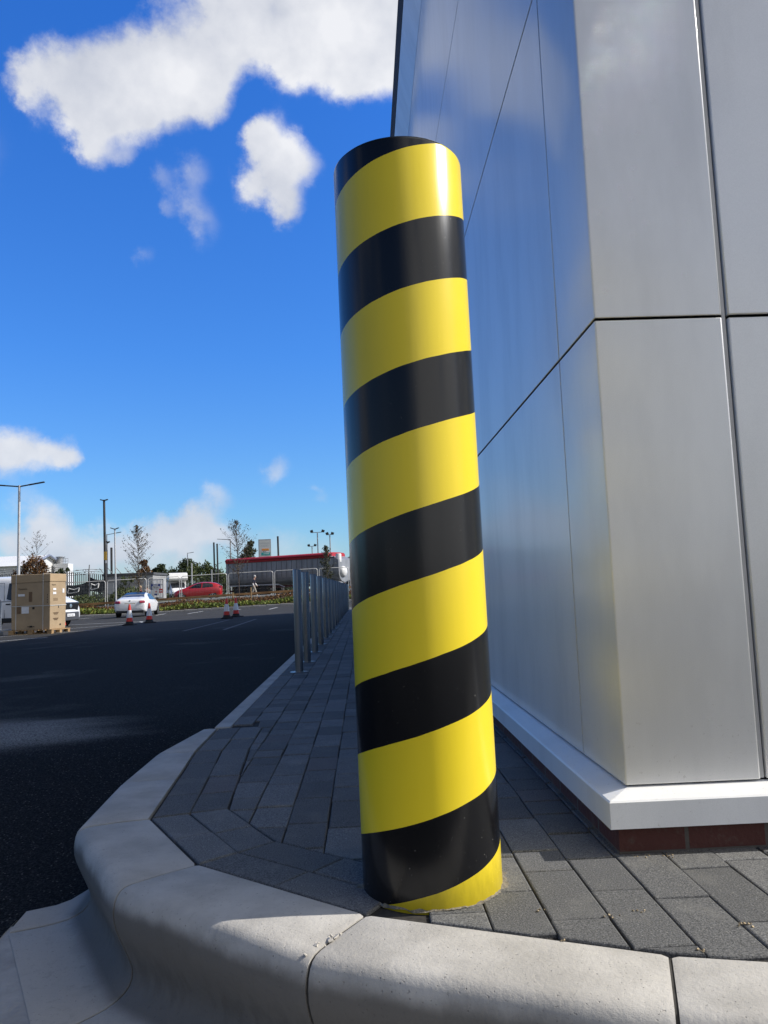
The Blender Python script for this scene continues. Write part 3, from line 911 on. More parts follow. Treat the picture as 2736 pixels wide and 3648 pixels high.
# ------------------------------------------------------------------ vehicles
def wheel_obj(name, c, r, w, parent, rim=M_chrome, rim_r=.68):
    b = MB(); b.lathe([(r * .6, -w / 2), (r * .93, -w / 2), (r, -w * .32), (r, w * .32), (r * .93, w / 2), (r * .6, w / 2)], 28, (0, 0, 0), 'X')
    o = b.build(name, M_rubber, parent, smooth_a=40); o.location = c
    sgn = 1 if c[0] > 0 else -1
    b = MB()
    b.lathe([(r * rim_r, sgn * (w / 2 - .03)), (r * rim_r, sgn * (w / 2 + .003)), (r * (rim_r - .07), sgn * (w / 2 + .003)), (r * (rim_r - .09), sgn * (w / 2 - .045)), (.02, sgn * (w / 2 - .04))], 28, (0, 0, 0), 'X')
    for k in range(5):
        a = 2 * PI * k / 5
        M = Matrix.Rotation(a, 4, 'X')
        c_ = M @ Vector((sgn * (w / 2 - .012), 0, r * .32)); b.box(c_, (.03, r * .13, r * .62), Euler((a, 0, 0)))
    q = b.build('rim', rim, o, smooth_a=40)
    return o
def carloft(st):
    rings = []
    for (y, zb, zm, zt, wb, wm, wt) in st:
        half = [(wb * .80, zb), (wb * .97, zb + .05), (wb, zb + (zm - zb) * .35), (lerp(wb, wm, .5) + .015, lerp(zb, zm, .72)), (wm, zm), (lerp(wm, wt, .55) - .0, lerp(zm, zt, .6)), (wt, zt - (zt - zm) * .10), (wt * .62, zt)]
        rings.append([(x, y, z) for x, z in half] + [(-x, y, z) for x, z in half[::-1]])
    return rings
def interp(st, y):
    for a, c in zip(st, st[1:]):
        if a[0] <= y <= c[0]:
            t_ = (y - a[0]) / (c[0] - a[0]); return [lerp(a[i], c[i], t_) for i in range(7)]
    return st[-1]
def sidewin(par, st, poly, e, m_):
    for sgn in (1, -1):
        b = MB(); pts = []
        for (y, z) in poly:
            s_ = interp(st, y); zm, zt, wm, wt = s_[2], s_[3], s_[5], s_[6]
            k = (z - zm) / max(.05, (zt - zm))
            pts.append((sgn * (lerp(wm, wt, min(1, max(0, k))) + e), y, z))
        b.face(pts if sgn > 0 else pts[::-1]); b.build('side_window', m_, par)
def cross_panel(b, st, y0, z0f, y1, z1f, wk=.86, e=.014, n=5):
    """glass across the car from station y0 (height fraction z0f) to y1."""
    rows = []
    for j in range(n):
        t_ = j / (n - 1); y = lerp(y0, y1, t_); s_ = interp(st, y)
        z = s_[3] + e; w_ = s_[6] * wk
        rows.append([(-w_, y, z - .02), (-w_ * .5, y, z), (w_ * .5, y, z), (w_, y, z - .02)])
    b.loft(rows, caps=False, close=False)

# white coupe, seen from behind
hx = R(5.)
t = thing('white_coupe', 'white two door coupe with dark rear window driving away past the traffic cones', 'car', (-13.2, 45.3, zroad(-13.2, 45.3) + .01), hx)
st = [(-2.30, .42, .66, .80, .70, .74, .60), (-2.22, .26, .78, 1.00, .84, .84, .70), (-1.95, .22, .86, 1.04, .88, .87, .72), (-1.55, .22, .88, 1.07, .89, .885, .72), (-1.05, .20, .89, 1.25, .89, .89, .62), (-.45, .20, .89, 1.375, .885, .885, .57), (.15, .20, .88, 1.385, .88, .88, .57), (.65, .20, .87, 1.24, .88, .875, .62), (1.12, .20, .85, .97, .88, .87, .72), (1.7, .21, .76, .88, .885, .85, .70), (2.1, .24, .66, .76, .84, .78, .62), (2.32, .34, .56, .62, .66, .64, .5)]
b = MB(); b.loft(carloft(st)); b.build('body', M_white, t, sub=2)
b = MB(); cross_panel(b, st, -1.50, 0, -.50, 1, .90, .010, 6); b.build('rear_window', M_glassb, t, smooth_a=60)
b = MB(); cross_panel(b, st, .28, 0, 1.02, 1, .9, .008, 6); b.build('windscreen', M_glassb, t, smooth_a=60)
sidewin(t, st, [(-1.06, .97), (-.35, .95), (-.35, 1.30), (-.78, 1.20)], .012, M_glassb)
sidewin(t, st, [(-.30, .95), (.30, .94), (.82, .94), (.42, 1.19), (.08, 1.285), (-.30, 1.30)], .012, M_glassb)
for sg in (1, -1):
    b = MB(); b.box((sg * .66, -2.235, .83), (.30, .10, .15), Euler((R(-12), 0, R(sg * 18)))); b.build('tail_light', M_lamp_red, t, bevel=.03, smooth_a=50)
b = MB(); b.box((0, -2.275, .71), (.56, .03, .12)); b.build('number_plate', mat('yellow_plate', (.30, .22, .05), .5, var=.2, scale=20), t)
b = MB(); b.box((0, -2.255, .73), (.74, .05, .19)); b.build('plate_recess', mat('plate_recess_grey', (.30, .31, .32), .5, var=.1, scale=10), t, bevel=.02)
b = MB(); b.box((0, -2.18, .30), (1.46, .16, .16)); b.build('bumper_diffuser', M_black, t, bevel=.03)
b = MB(); b.lathe([(.045, -.01), (.045, .01), (.02, .012)], 16, (0, -2.262, .90), 'Y'); b.build('badge', M_chrome, t)
for sg in (1, -1):
    for y in (-1.38, 1.38):
        wheel_obj('wheel', (sg * .79, y, .325), .325, .21, t)
        b = MB(); b.lathe([(.37, -.004), (.37, .004)], 28, (sg * .878, y, .335), 'X'); b.build('wheel_arch', M_black, t)
    b = MB(); b.box((sg * .97, .62, .99), (.17, .13, .12)); b.build('door_mirror', M_black, t, bevel=.03)

# red hatchback on the road
t = thing('red_hatchback', 'red hatchback on the road behind the low rail, beside the white box van', 'car', (-13.75, 64.3, .40), R(96))
st = [(-1.95, .38, .70, .86, .64, .70, .62), (-1.88, .25, .86, 1.12, .80, .82, .66), (-1.6, .22, .93, 1.36, .84, .85, .60), (-1.0, .20, .93, 1.46, .85, .86, .57), (-.3, .20, .92, 1.48, .85, .86, .57), (.3, .20, .90, 1.36, .85, .855, .60), (.95, .20, .87, 1.03, .85, .84, .70), (1.5, .22, .76, .90, .84, .80, .66), (1.85, .26, .62, .74, .76, .70, .56), (1.98, .36, .54, .60, .56, .54, .44)]
b = MB(); b.loft(carloft(st)); b.build('body', M_red, t, sub=2)
sidewin(t, st, [(-1.28, 1.04), (-.38, .99), (-.42, 1.37), (-.85, 1.37), (-1.2, 1.28)], .012, M_glass); sidewin(t, st, [(-.30, .985), (.72, .97), (.30, 1.22), (-.02, 1.34), (-.34, 1.375)], .012, M_glass)
b = MB(); cross_panel(b, st, .36, 0, .92, 1, .9, .010, 5); b.build('windscreen', M_glass, t)
b = MB(); cross_panel(b, st, -1.86, 0, -1.60, 1, .8, .012, 4); b.build('rear_window', M_glassb, t)
for sg in (1, -1):
    b = MB(); b.box((sg * .72, -1.83, 1.0), (.14, .14, .20)); b.build('tail_light', M_lamp_red, t, bevel=.03)
for sg in (1, -1):
    for y in (-1.22, 1.26):
        wheel_obj('wheel', (sg * .75, y, .30), .30, .19, t)
        b = MB(); b.lathe([(.345, -.004), (.345, .004)], 24, (sg * .842, y, .31), 'X'); b.build('wheel_arch', M_black, t)

# white panel van behind the cardboard box: heading right
t = thing('white_panel_van', 'white panel van parked behind the cardboard box at the left edge', 'van', (-14.22, 31.6, zroad(-14, 31.6)), R(-101))
st = [(-2.55, .32, 1.05, 2.02, .93, .98, .82), (-2.45, .28, 1.10, 2.11, .97, 1.0, .84), (-1.0, .27, 1.12, 2.14, .98, 1.01, .85), (.55, .27, 1.12, 2.14, .98, 1.01, .84), (.95, .27, 1.12, 2.08, .98, 1.0, .82), (1.45, .27, 1.12, 1.62, .97, .98, .80), (1.85, .27, 1.10, 1.24, .96, .95, .80), (2.25, .28, .98, 1.13, .93, .88, .72), (2.42, .30, .84, 1.02, .86, .80, .64), (2.50, .38, .66, .80, .70, .66, .56)]
b = MB(); b.loft(carloft(st)); b.build('body', M_white, t, sub=2)
sidewin(t, st, [(.40, 1.22), (.62, 1.16), (1.35, 1.15), (1.50, 1.22), (1.05, 1.84), (.44, 1.84)], .010, M_glass)
b = MB(); cross_panel(b, st, 1.02, 0, 1.75, 1, .92, .012, 5); b.build('windscreen', M_glass, t)
for sg in (1, -1):
    b = MB(); b.box((sg * .994, .30, 1.1), (.012, .02, 1.5)); b.box((sg * .996, -.95, 1.1), (.012, .02, 1.5)); b.box((sg * .994, -.325, 1.845), (.012, 1.27, .02)); b.box((sg * .994, -.325, .36), (.012, 1.27, .02))
    b.build('door_seam', mat('seam_grey', (.2, .22, .25), .6, var=.1, scale=10), t)
for sg in (1, -1):
    b = MB(); b.box((sg * 1.012, .48, 1.02), (.04, .20, .05)); b.build('door_handle', M_black, t, bevel=.01)
for sg in (1, -1):
    b = MB(); b.box((sg * .985, 0, .40), (.05, 3.3, .16)); b.build('side_moulding', M_black, t, bevel=.02)
b = MB(); b.box((0, 2.46, .83), (1.20, .10, .36), Euler((R(-10), 0, 0))); b.build('grille', M_black, t, bevel=.04)
b = MB(); b.prism([(-.97, 1.95), (-.9, 2.32), (-.6, 2.52), (.6, 2.52), (.9, 2.32), (.97, 1.95)], 'Z', .28, .63); b.build('bumper', mat('bumper_grey', (.05, .05, .055), .6, var=.15, scale=8), t, bevel=.04)
p_ = MB(); p_.box((0, 2.535, .50), (.52, .02, .115)); pl = p_.build('number_plate', M_paper, t, bevel=.005)
text_mesh('lettering', 'DU17 AKC', .085, M_ink, pl, Matrix.Translation((.22, 2.547, .47)) @ Matrix.Rotation(PI, 4, 'Z') @ Matrix.Rotation(R(90), 4, 'X'))
b = MB(); b.lathe([(.085, -.01), (.085, .012), (.03, .016)], 20, (0, 2.52, .86), 'Y'); b.build('badge', M_chrome, t)
for sg in (1, -1):
    b = MB(); b.box((sg * .74, 2.26, .96), (.30, .22, .20), Euler((R(-25), 0, R(-sg * 25)))); b.build('headlight', M_lamp_wht, t, bevel=.04)
for sg in (1, -1):
    for y in (-1.55, 1.55):
        wheel_obj('wheel', (sg * .87, y, .34), .34, .21, t, M_galv)
        b = MB(); b.lathe([(.40, -.004), (.40, .004)], 28, (sg * .972, y, .36), 'X'); b.build('wheel_arch', M_black, t)
    b = MB(); b.box((sg * 1.10, 1.28, 1.25), (.18, .12, .28)); b.build('door_mirror', M_black, t, bevel=.03)

# white box van facing the viewer
t = thing('box_van', 'white box van with overhanging body above its cab, facing the car park', 'van', (-22.75, 93.2, .42), R(180 + 23))
b = MB(); b.prism([(-3.6, .75), (1.35, .75), (1.35, 2.08), (2.35, 2.22), (2.50, 2.45), (2.25, 3.08), (1.8, 3.12), (-3.6, 3.12)], 'X', -1.08, 1.08); b.build('box_body', M_whitem, t, bevel=.05)
st = [(1.3, .35, 1.1, 2.05, .95, .95, .86), (1.7, .35, 1.1, 2.02, .96, .96, .84), (2.25, .35, 1.1, 1.55, .95, .94, .82), (2.6, .35, 1.05, 1.22, .93, .90, .76), (3.0, .38, .88, 1.02, .88, .82, .66), (3.1, .45, .70, .82, .76, .72, .56)]
b = MB(); b.loft(carloft(st)); b.build('cab', M_white, t, sub=1)
b = MB(); cross_panel(b, st, 1.82, 0, 2.5, 1, .96, .02, 5); b.build('windscreen', M_glass, t)
sidewin(t, st, [(1.45, 1.18), (2.25, 1.15), (1.85, 1.75), (1.45, 1.8)], .02, M_glass)
for sg in (1, -1):
    b = MB(); b.box((sg * .70, 3.02, .92), (.30, .14, .2)); b.build('headlight', M_lamp_wht, t, bevel=.04)
for sg in (1, -1):
    b = MB(); b.box((sg * 1.12, 2.2, 1.3), (.2, .12, .34)); b.build('door_mirror', M_black, t, bevel=.03)
b = MB(); b.box((0, 3.06, .55), (1.7, .12, .26)); b.build('bumper', M_black, t, bevel=.04)
for sg in (1, -1):
    for y in (-2.0, 2.35): wheel_obj('wheel', (sg * .85, y, .35), .35, .22, t, M_galv)

# bulk tipper trailer and its tractor unit
TA, TB = Vector((-11.85, 71.2)), Vector((-1.15, 64.9))
d_ = (TB - TA); ang = math.atan2(d_.y, d_.x) - PI / 2; TL_ = d_.length
t = thing('tipper_trailer', 'long grey bulk tipper trailer with red rolled cover along its top', 'trailer', (TA.x, TA.y, .42), ang)
def tip_sec(y, top, k=1.0):
    half = [(.35, 1.02), (.75, 1.10), (1.08, 1.36), (1.22, 1.72), (1.25, 2.2), (1.25, top)]
    return [(x * k, y, z) for x, z in half] + [(-x * k, y, z) for x, z in half[::-1]]
b = MB(); b.loft([tip_sec(.0, 3.20), tip_sec(.1, 3.22), tip_sec(6, 3.24), tip_sec(TL_ - 1.2, 3.25), tip_sec(TL_ - .3, 2.9)]); b.build('tank_body', M_trail, t, smooth_a=35)
m_rib = mat('rib_grey', (.15, .155, .165), .5, metal=.2, var=.2, scale=4)
for sg in (1, -1):
    for k in range(22): b = MB(); b.box((sg * 1.258, .3 + k * .54, 2.45), (.025, .05, 1.55)); b.build('side_rib', m_rib, t)
if 0: b.build('x', mat('rib_grey', (.15, .155, .165), .5, metal=.2, var=.2, scale=4), t)
for sg in (1, -1):
    b = MB(); b.box((sg * 1.27, TL_ / 2 - .2, 3.12), (.05, TL_ - .9, .09)); b.build('side_rail', mat('rail_dark', (.07, .075, .085), .6, var=.3, scale=3), t)
b = MB(); b.lathe([(.46, 0), (.45, .06), (.42, .14), (.34, .20), (.2, .25), (.04, .27)], 28, (.55, TL_ - .3, 1.9), 'Y'); b.build('front_dome', M_whitem, t, smooth_a=50)
b = MB(); b.lathe([(.24, 2.7), (.24, 3.36), (.22, 3.40), (.05, 3.42)], 20, (.9, TL_ - .5, 0)); b.build('top_vent', M_whitem, t, smooth_a=50)
b = MB(); b.prism([(-1.30, 3.10), (1.30, 3.10), (1.36, 3.26), (1.33, 3.46), (1.15, 3.55), (.5, 3.58), (-.5, 3.58), (-1.15, 3.55), (-1.33, 3.46), (-1.36, 3.26)], 'Y', .02, TL_ - 1.25)
b.build('cover', M_tarp, t, smooth_a=50)
b = MB(); b.tube([(1.37, .05, 3.34), (1.37, TL_ - 1.25, 3.34)], .075, 10); b.build('roller_bar', mat('roller_red', (.30, .006, .014), .5, var=.2, scale=4), t)
b = MB()
for sg in (1, -1): b.box((sg * .45, TL_ / 2, .88), (.16, TL_ - .5, .22))
for k in range(9): b.box((0, .6 + k * 1.4, .88), (.9, .12, .16))
b.box((0, .05, .6), (2.3, .14, .16)); b.box((.6, TL_ - 1.4, .5), (.12, .12, .9)); b.box((-.6, TL_ - 1.4, .5), (.12, .12, .9))
b.build('chassis', mat('red_oxide_chassis', (.10, .012, .010), .7, var=.4, scale=4), t)
for sg in (1, -1): b = MB(); b.box((sg * 1.2, 3.0, 1.06), (.05, 5.6, .09)); b.tube([(sg * 1.2, 5.8, 1.06), (sg * 1.2, 6.5, .80)], .04, 6); b.build('side_guard', M_galvl, t)
b = MB(); b.box((1.1, TL_ - .7, .95), (.16, .16, .26)); b.build('coupling_box', M_red, t)
for y in (1.4, 2.75, 4.1):
    for sg in (1, -1): wheel_obj('wheel', (sg * 1.05, y, .5), .5, .36, t, M_grime)
for y in (1.4, 2.75, 4.1):
    for sg in (1, -1):
        b = MB(); b.loft([[(sg * 1.25, y + .58 * math.cos(a), .5 + .58 * math.sin(a)) for a in [PI * k / 10 for k in range(11)]], [(sg * .8, y + .58 * math.cos(a), .5 + .58 * math.sin(a)) for a in [PI * k / 10 for k in range(11)]]], caps=False, close=False); b.build('mudguard', M_grime, t)
hv = Vector((d_.x, d_.y)).normalized()
q = TB + hv * 1.0
t = thing('tractor_unit', 'lorry tractor unit with grey mudguards coupled to the tipper trailer', 'lorry', (q.x, q.y, .42), ang)
for sg in (1, -1):
    b = MB(); b.box((sg * .42, .3, .80), (.12, 5.4, .24)); b.build('chassis', M_grime, t)
b = MB(); b.prism([(1.5, .75), (3.2, .75), (3.26, 1.6), (3.05, 2.7), (2.7, 3.4), (1.5, 3.45)], 'X', -1.22, 1.22); b.build('cab', mat('cab_cream', (.62, .61, .58), .4, var=.06, scale=3, coat=.4), t, bevel=.08, smooth_a=40)
b = MB(); b.face([(-1.1, 3.22, 1.95), (1.1, 3.22, 1.95), (1.1, 3.07, 2.66), (-1.1, 3.07, 2.66)]); b.build('windscreen', M_glass, t)
for sg in (1, -1):
    b = MB(); b.face([(sg * 1.228, 2.0, 1.75), (sg * 1.228, 3.0, 1.75), (sg * 1.228, 2.85, 2.45), (sg * 1.228, 2.0, 2.45)]); b.build('side_window', M_glass, t)
for y in (-1.6, -.25, 2.35):
    for sg in (1, -1): wheel_obj('wheel', (sg * 1.02, y, .5), .5, .34, t, M_galv)
for y in (-1.6, -.25):
    for sg in (1, -1):
        b = MB()
        for (ra, rb) in ((.60, .62),):
            b.loft([[(sg * 1.24, y + r_ * math.cos(a), .52 + r_ * math.sin(a)) for a in [PI * k / 12 for k in range(13)] for r_ in (ra,)], [(sg * .78, y + ra * math.cos(a), .52 + ra * math.sin(a)) for a in [PI * k / 12 for k in range(13)]]], caps=False, close=False)
        b.loft([[(sg * 1.245, y + r_ * math.cos(a), .52 + r_ * math.sin(a)) for a in [PI * k / 12 for k in range(13)]] for r_ in (.54, .63)], caps=False, close=False); b.build('mudguard', M_galv, t)

# ------------------------------------------------------------------ low rail along the planting
t = thing('crash_rail', 'low weathered brown rail on short grey posts behind the planting bed', 'barrier', (-13, 55.2, 0))
def raily(x): return 55.2 + (.0 if x < -14 else (x + 14) * .05)
xsr = [x * 1. for x in range(-34, 3)]
for dz, rr_, m_, nm in ((0., .075, M_rail, 'top_rail'), (-.22, .035, M_galvl, 'lower_rail')):
    b = MB()
    def rs(x): return [(x + 13, raily(x) - 55.2 + yy_, zup(x, 55) + .42 + dz + zz) for yy_, zz in ((-.04, -rr_), (.06, -rr_), (.06, rr_), (-.04, rr_))]
    b.loft([rs(x) for x in xsr]); b.build(nm, m_, t)
for k in range(15):
    x = -33 + k * 2.45
    b = MB(); b.box((x + 13, raily(x) - 55.2 + .12, zup(x, 55) + .20), (.11, .12, .62)); b.build('post', M_galv, t)
# ------------------------------------------------------------------ temporary mesh fence panels
def heras(label, a, c, first=False):
    A, C = Vector(a), Vector(c)
    dxy = Vector((C.x - A.x, C.y - A.y)); W_ = dxy.length
    zt = (A.z + C.z) / 2; zb = zt - 2.0
    t = thing('fence_panel', label, 'fence panel', (A.x, A.y, zb), math.atan2(dxy.y, dxy.x), 'temporary mesh fence panels behind the rail')
    sl = (C.z - A.z) / W_
    b = MB()
    def P(x, z): return (x, 0, z + sl * (x - W_ / 2))
    r = .16
    pts = [P(.03, .0), P(.03, 2 - r)] + [P(.03 + r - r * math.cos(k * PI / 8), 2 - r + r * math.sin(k * PI / 8)) for k in (1, 2, 3)] + [P(.03 + r, 2), P(W_ - .03 - r, 2)] + [P(W_ - .03 - r + r * math.sin(k * PI / 8), 2 - r + r * math.cos(k * PI / 8)) for k in (1, 2, 3)] + [P(W_ - .03, 2 - r), P(W_ - .03, 0)]
    b.tube(pts, .030, 6); b.tube([P(.03, .15), P(W_ - .03, .15)], .024, 6)
    b.build('frame', M_galvl, t, smooth_a=50)
    b = MB()
    n = int(W_ / .11)
    for k in range(1, n):
        x = W_ * k / n
        b.face([P(x - .0018, .15), P(x + .0018, .15), P(x + .0018, 1.99), P(x - .0018, 1.99)])
    for k in range(1, 7): b.face([P(.03, .15 + k * .27 - .002), P(W_ - .03, .15 + k * .27 - .002), P(W_ - .03, .15 + k * .27 + .002), P(.03, .15 + k * .27 + .002)])
    b.build('wire_mesh', M_galv, t, fix=False)
    b = MB(); b.box((0.0, 0, .05), (.22, .6, .13)); b.build('foot', M_black, t, bevel=.02)
H_ = [(-29.3, 54.9, 1.93), (-26.0, 55.4, 1.97), (-22.6, 55.9, 2.0), (-18.9, 56.9, 2.10), (-16.2, 57.9, 2.19), (-13.95, 58.9, 2.27), (-10.55, 59.9, 2.39), (-7.05, 60.5, 2.46), (-3.58, 61., 2.55), (-1.13, 61.5, 2.57), (2.3, 62, 2.6)]
HL = ['mesh fence panel behind the white panel van at the left edge of the row', 'mesh fence panel behind the cardboard box, left of the torn banners', 'mesh fence panel in front of the torn dark banners', 'mesh fence panel in front of the square grey notice board', 'mesh fence panel behind the white coupe, in front of the posters', 'mesh fence panel in front of the white box van', 'mesh fence panel in front of the red hatchback', 'mesh fence panel behind the walking person', 'mesh fence panel in front of the trailer, behind the nearest steel bollard', 'mesh fence panel behind the small leafy sapling', 'mesh fence panel behind the striped post, at the right end of the row']
for i in range(len(H_) - 1):
    a, c = H_[i], H_[i + 1]; e = (Vector(c) - Vector(a)).normalized() * .04
    heras(HL[i], Vector(a) + e, Vector(c) - e)

# ------------------------------------------------------------------ palisade fence, banners, notice board
t = thing('palisade_fence', 'tall dark steel palisade fence with barbed wire behind the undergrowth', 'fence', (-27, 62.3, 0))
b = MB()
x = -36.
while x < -20.9:
    zt = 2.72 + (.35 if x < -23.5 else lerp(.35, 0, (x + 23.5) / 2.6)) + rng.uniform(-.05, .05)
    b.prism([(x + 27 - .035, .2), (x + 27 + .035, .2), (x + 27 + .035, zt - .08), (x + 27, zt), (x + 27 - .035, zt - .08)], 'Y', -.012, .012); x += .165
b.build('pales', mat('palisade_steel', (.17, .165, .155), .6, metal=.3, var=.3, scale=2, island=.3), t)
for z in (.8, 2.2): b = MB(); b.box((-1.5, .04, z), (15.2, .05, .06)); b.build('rail', M_polelt, t)
for x in (-36, -33.2, -30.4, -27.6, -24.9, -22.1):
    b = MB(); b.box((x + 27, .08, 1.5), (.10, .10, 3.0)); b.tube([(x + 27, .05, 2.9), (x + 27 + .16, -.25, 3.55)], .04, 5); b.build('post', M_polelt, t)
b = MB()
for k in range(3):
    pts = []
    for j in range(60):
        x = -36 + j * .255
        pts.append((x + 27 + .05 * k, -.05 - .09 * k, 3.05 + .17 * k + .05 * math.sin(x * 2.2) - (.25 if x > -24 else 0)))
    b.tube(pts, .018, 4)
for j in range(150):
    x = rng.uniform(-9, 6); k = rng.randrange(3); b.box((x + .05 * k, -.05 - .09 * k, 3.05 + .17 * k - (.25 if x > 3 else 0)), (.07, .05, .07), Euler((rng.random(), rng.random(), rng.random())))
b.build('barbed_wire', M_polelt, t)
def banner(label, X, Z, W_, Hh, tilt):
    t = thing('torn_banner', label, 'banner', (X, 62.2, Z), 0, 'torn dark banners hung on the palisade fence')
    b = MB(); rows = []
    for j in range(5):
        rows.append([(W_ * (i / 10 - .5), -.05 - .05 * math.sin(i * 1.7 + j), Hh * (j / 4 - .5) + tilt * (i / 10 - .5) - (.12 * math.sin(PI * i / 10) if j > 2 else 0)) for i in range(11)])
    b.loft(rows, caps=False, close=False); b.build('sheet', mat('banner_black', (.03, .035, .04), .6, var=.5, scale=3), t, smooth_a=60)
    b = MB()
    b.tube([(-W_ * .42, -.12, -Hh * .3), (-W_ * .38, -.12, Hh * .1), (-W_ * .12, -.12, -.02), (W_ * .1, -.12, Hh * .12)], .05, 4); b.tube([(-W_ * .4, -.12, -Hh * .34), (W_ * .05, -.12, -Hh * .22)], .04, 4); b.tube([(W_ * .06, -.12, -Hh * .2), (W_ * .12, -.12, Hh * .12)], .05, 4)
    b.build('white_motif', M_paper, t)
banner('dark banner with a pale torn motif, left of the thin fence post', -22.95, 1.62, 1.7, .95, .2)
banner('dark sagging banner right of the thin fence post, beside the dark pole', -21.35, 1.9, 1.2, 1.1, -.25)
t = thing('notice_board', 'blank square grey notice board on a thin post beside the dark pole', 'sign', (-19.06, 58.3, .15))
b = MB(); b.box((0, 0, 1.38), (.52, .03, .80)); b.build('board', mat('board_grey', (.42, .42, .41), .6, var=.1, scale=4), t)
b = MB(); b.box((-.12, .05, .9), (.06, .05, 1.8)); b.build('post', M_galv, t)

# low grey wall-clad building behind
t = thing('grey_shed', 'low grey flat roofed building behind the fence and posters', 'building', (-19.2, 68.5, 0))
b = MB(); b.span((-3.3, -1.5, .2), (.95, 3, 2.72)); b.build('wall', M_concrete, t)
b = MB(); b.span((-3.4, -1.62, 2.72), (1.05, 3.1, 2.92)); b.build('roof_edge', mat('roof_edge_grey', (.09, .09, .092), .7, var=.2, scale=2), t)
for k in range(6): b = MB(); b.tube([(-3.2 + k * .72, -1.5, 2.9), (-3.55 + k * .72, -1.75, 3.42)], .03, 4); b.build('barbed_arm', M_polelt, t)
for k in range(4): b = MB(); b.box((-3.0 + k * 1.0, -1.53, 1.45), (.03, .06, 2.5)); b.build('cladding_joint', M_polelt, t)
t = thing('palisade_gate', 'pale galvanised palisade gate carrying posters beside the white box van', 'gate', (-17.93, 66.0, .5))
b = MB()
for k in range(13): b.box((-.72 + k * .12, 0, .86), (.05, .03, 1.66))
b.build('pales', M_galvl, t)
b = MB(); b.box((0, .04, 1.3), (1.6, .05, .07)); b.box((0, .04, .2), (1.6, .05, .07)); b.box((0, .04, 1.74), (1.6, .06, .09)); b.box((-.80, .05, .88), (.08, .08, 1.8)); b.box((.80, .05, .88), (.08, .08, 1.8)); b.box((-.36, .05, .88), (.07, .08, 1.8))
b.build('frame', M_galvl, t)
def poster(label, X, Y, Z, W_, Hh, m, marks=()):
    t = thing('poster', label, 'poster', (X, Y, Z), 0, 'posters fixed to the gate and wall behind the fence')
    b = MB(); b.box((0, 0, 0), (W_, .02, Hh)); b.build('sheet', m, t)
    for mk, m2 in marks:
        for (x, z, w_, h_) in mk: b = MB(); b.box((x, -.014, z), (w_, .012, h_)); b.build('printing', m2, t)
poster('dark blue poster with white band of lettering on the gate', -17.74, 65.94, 1.65, .78, .48, M_blue, [(((.02, -.09, .66, .25), (.0, .14, .42, .09)), M_paper), (tuple((-.22 + .14 * k, -.10 + .015 * (k % 2), .08, .11) for k in range(4)), M_polelt)])
poster('large white poster with red and blue shapes below the blue poster', -17.85, 65.92, 1.14, .78, .48, M_paper, [(((.17, .09, .15, .06), (.17, .06, .04, .11), (.22, .09, .04, .09)), M_redpost), (((-.30, .0, .13, .38),), mat('pale_blue_ink', (.25, .45, .70), .6, var=.3, scale=5)), (((.14, -.15, .24, .13),), M_blue)])
poster('small red warning notice at the right end of the gate', -17.28, 65.90, 1.29, .28, .34, M_redpost, [(((0, 0, .22, .09),), M_paper)])
poster('cream poster with a yellow panel at the left of the gate', -18.47, 65.92, 1.61, .32, .44, M_signgrey, [(((0, 0, .20, .28),), M_yellowp)])
poster('blue poster with white patches left of the bare sapling', -20.15, 66.9, 1.38, .44, .66, M_blue, [(((-.10, .0, .23, .28), (.07, .18, .16, .16)), M_paper)])
poster('plain white poster between the blue poster and the bare sapling', -19.82, 66.85, 1.50, .39, .48, M_paper, [(((0, .07, .14, .06), (0, -.08, .15, .06)), M_polelt)])
poster('pale cream poster just right of the bare sapling trunk', -19.38, 66.88, 1.27, .28, .38, mat('cream_sheet', (.62, .58, .48), .7, var=.1, scale=6), [(((0, .0, .2, .08),), M_polelt)])

# ------------------------------------------------------------------ poles and lamps
def lamp_head(b, p, q, w=.11):
    p, q = Vector(p), Vector(q); m = (p + q) / 2; d = q - p
    b.box(m, (d.length, w * 2, w), Euler((0, -math.atan2(d.z, math.hypot(d.x, d.y)), math.atan2(d.y, d.x))))
def lamp(label, X, Y, z0, z1, r, arms, m=M_galvl, name='street_lamp', grp='street lamps', lean=0., head=.6, hw=.10, headm=M_pole):
    t = thing(name, label, 'street lamp', (X, Y, z0), 0, grp)
    b = MB(); b.tube([(0, 0, 0), (lean * .3, 0, (z1 - z0) * .3), (lean, 0, z1 - z0)], r, 10, r2=r * .62); b.build('pole', m, t, smooth_a=50)
    b = MB(); hb = MB()
    for (ax, az) in arms:
        p = Vector((lean, 0, z1 - z0 - .06)); q = Vector((lean + ax, 0, z1 - z0 + az))
        u = (q - p)
        if abs(ax) > head: b.tube([p, p + u * (1 - head / abs(ax))], r * .4, 6)
        lamp_head(hb, p + u * max(0, 1 - head / max(.01, abs(ax))), q, hw)
    if len(b.bm.verts): b.build('arm', headm if headm else m, t)
    else: b.bm.free()
    hb.build('lamp_head', headm, t, bevel=.02)
    return t
lamp('tall silver lamp post with twin arms rising behind the cardboard box', -15.99, 36, -.36, 6.22, .085, [(-1.35, .08), (1.17, .12)], lean=.0, hw=.06, head=.75)
t = lamp('very tall dark pole carrying a yellow sign and a small lamp head', -19.95, 60, .1, 8.5, .135, [(-.3, .02), (.3, .02)], M_pole, lean=-.14, head=.3, hw=.08)
b = MB(); b.box((.02, -.16, 4.0), (.20, .03, .66)); b.build('yellow_sign', M_yellowp, t)
b = MB(); b.box((.06, -.16, 3.54), (.14, .03, .22)); b.build('white_tag', M_paper, t)
lamp('slim white lamp post with small dark head behind the white coupe', -17.9, 56, 0, 5.85, .075, [(-.32, .06), (.30, .05)], lean=-.08, head=.3, hw=.06)
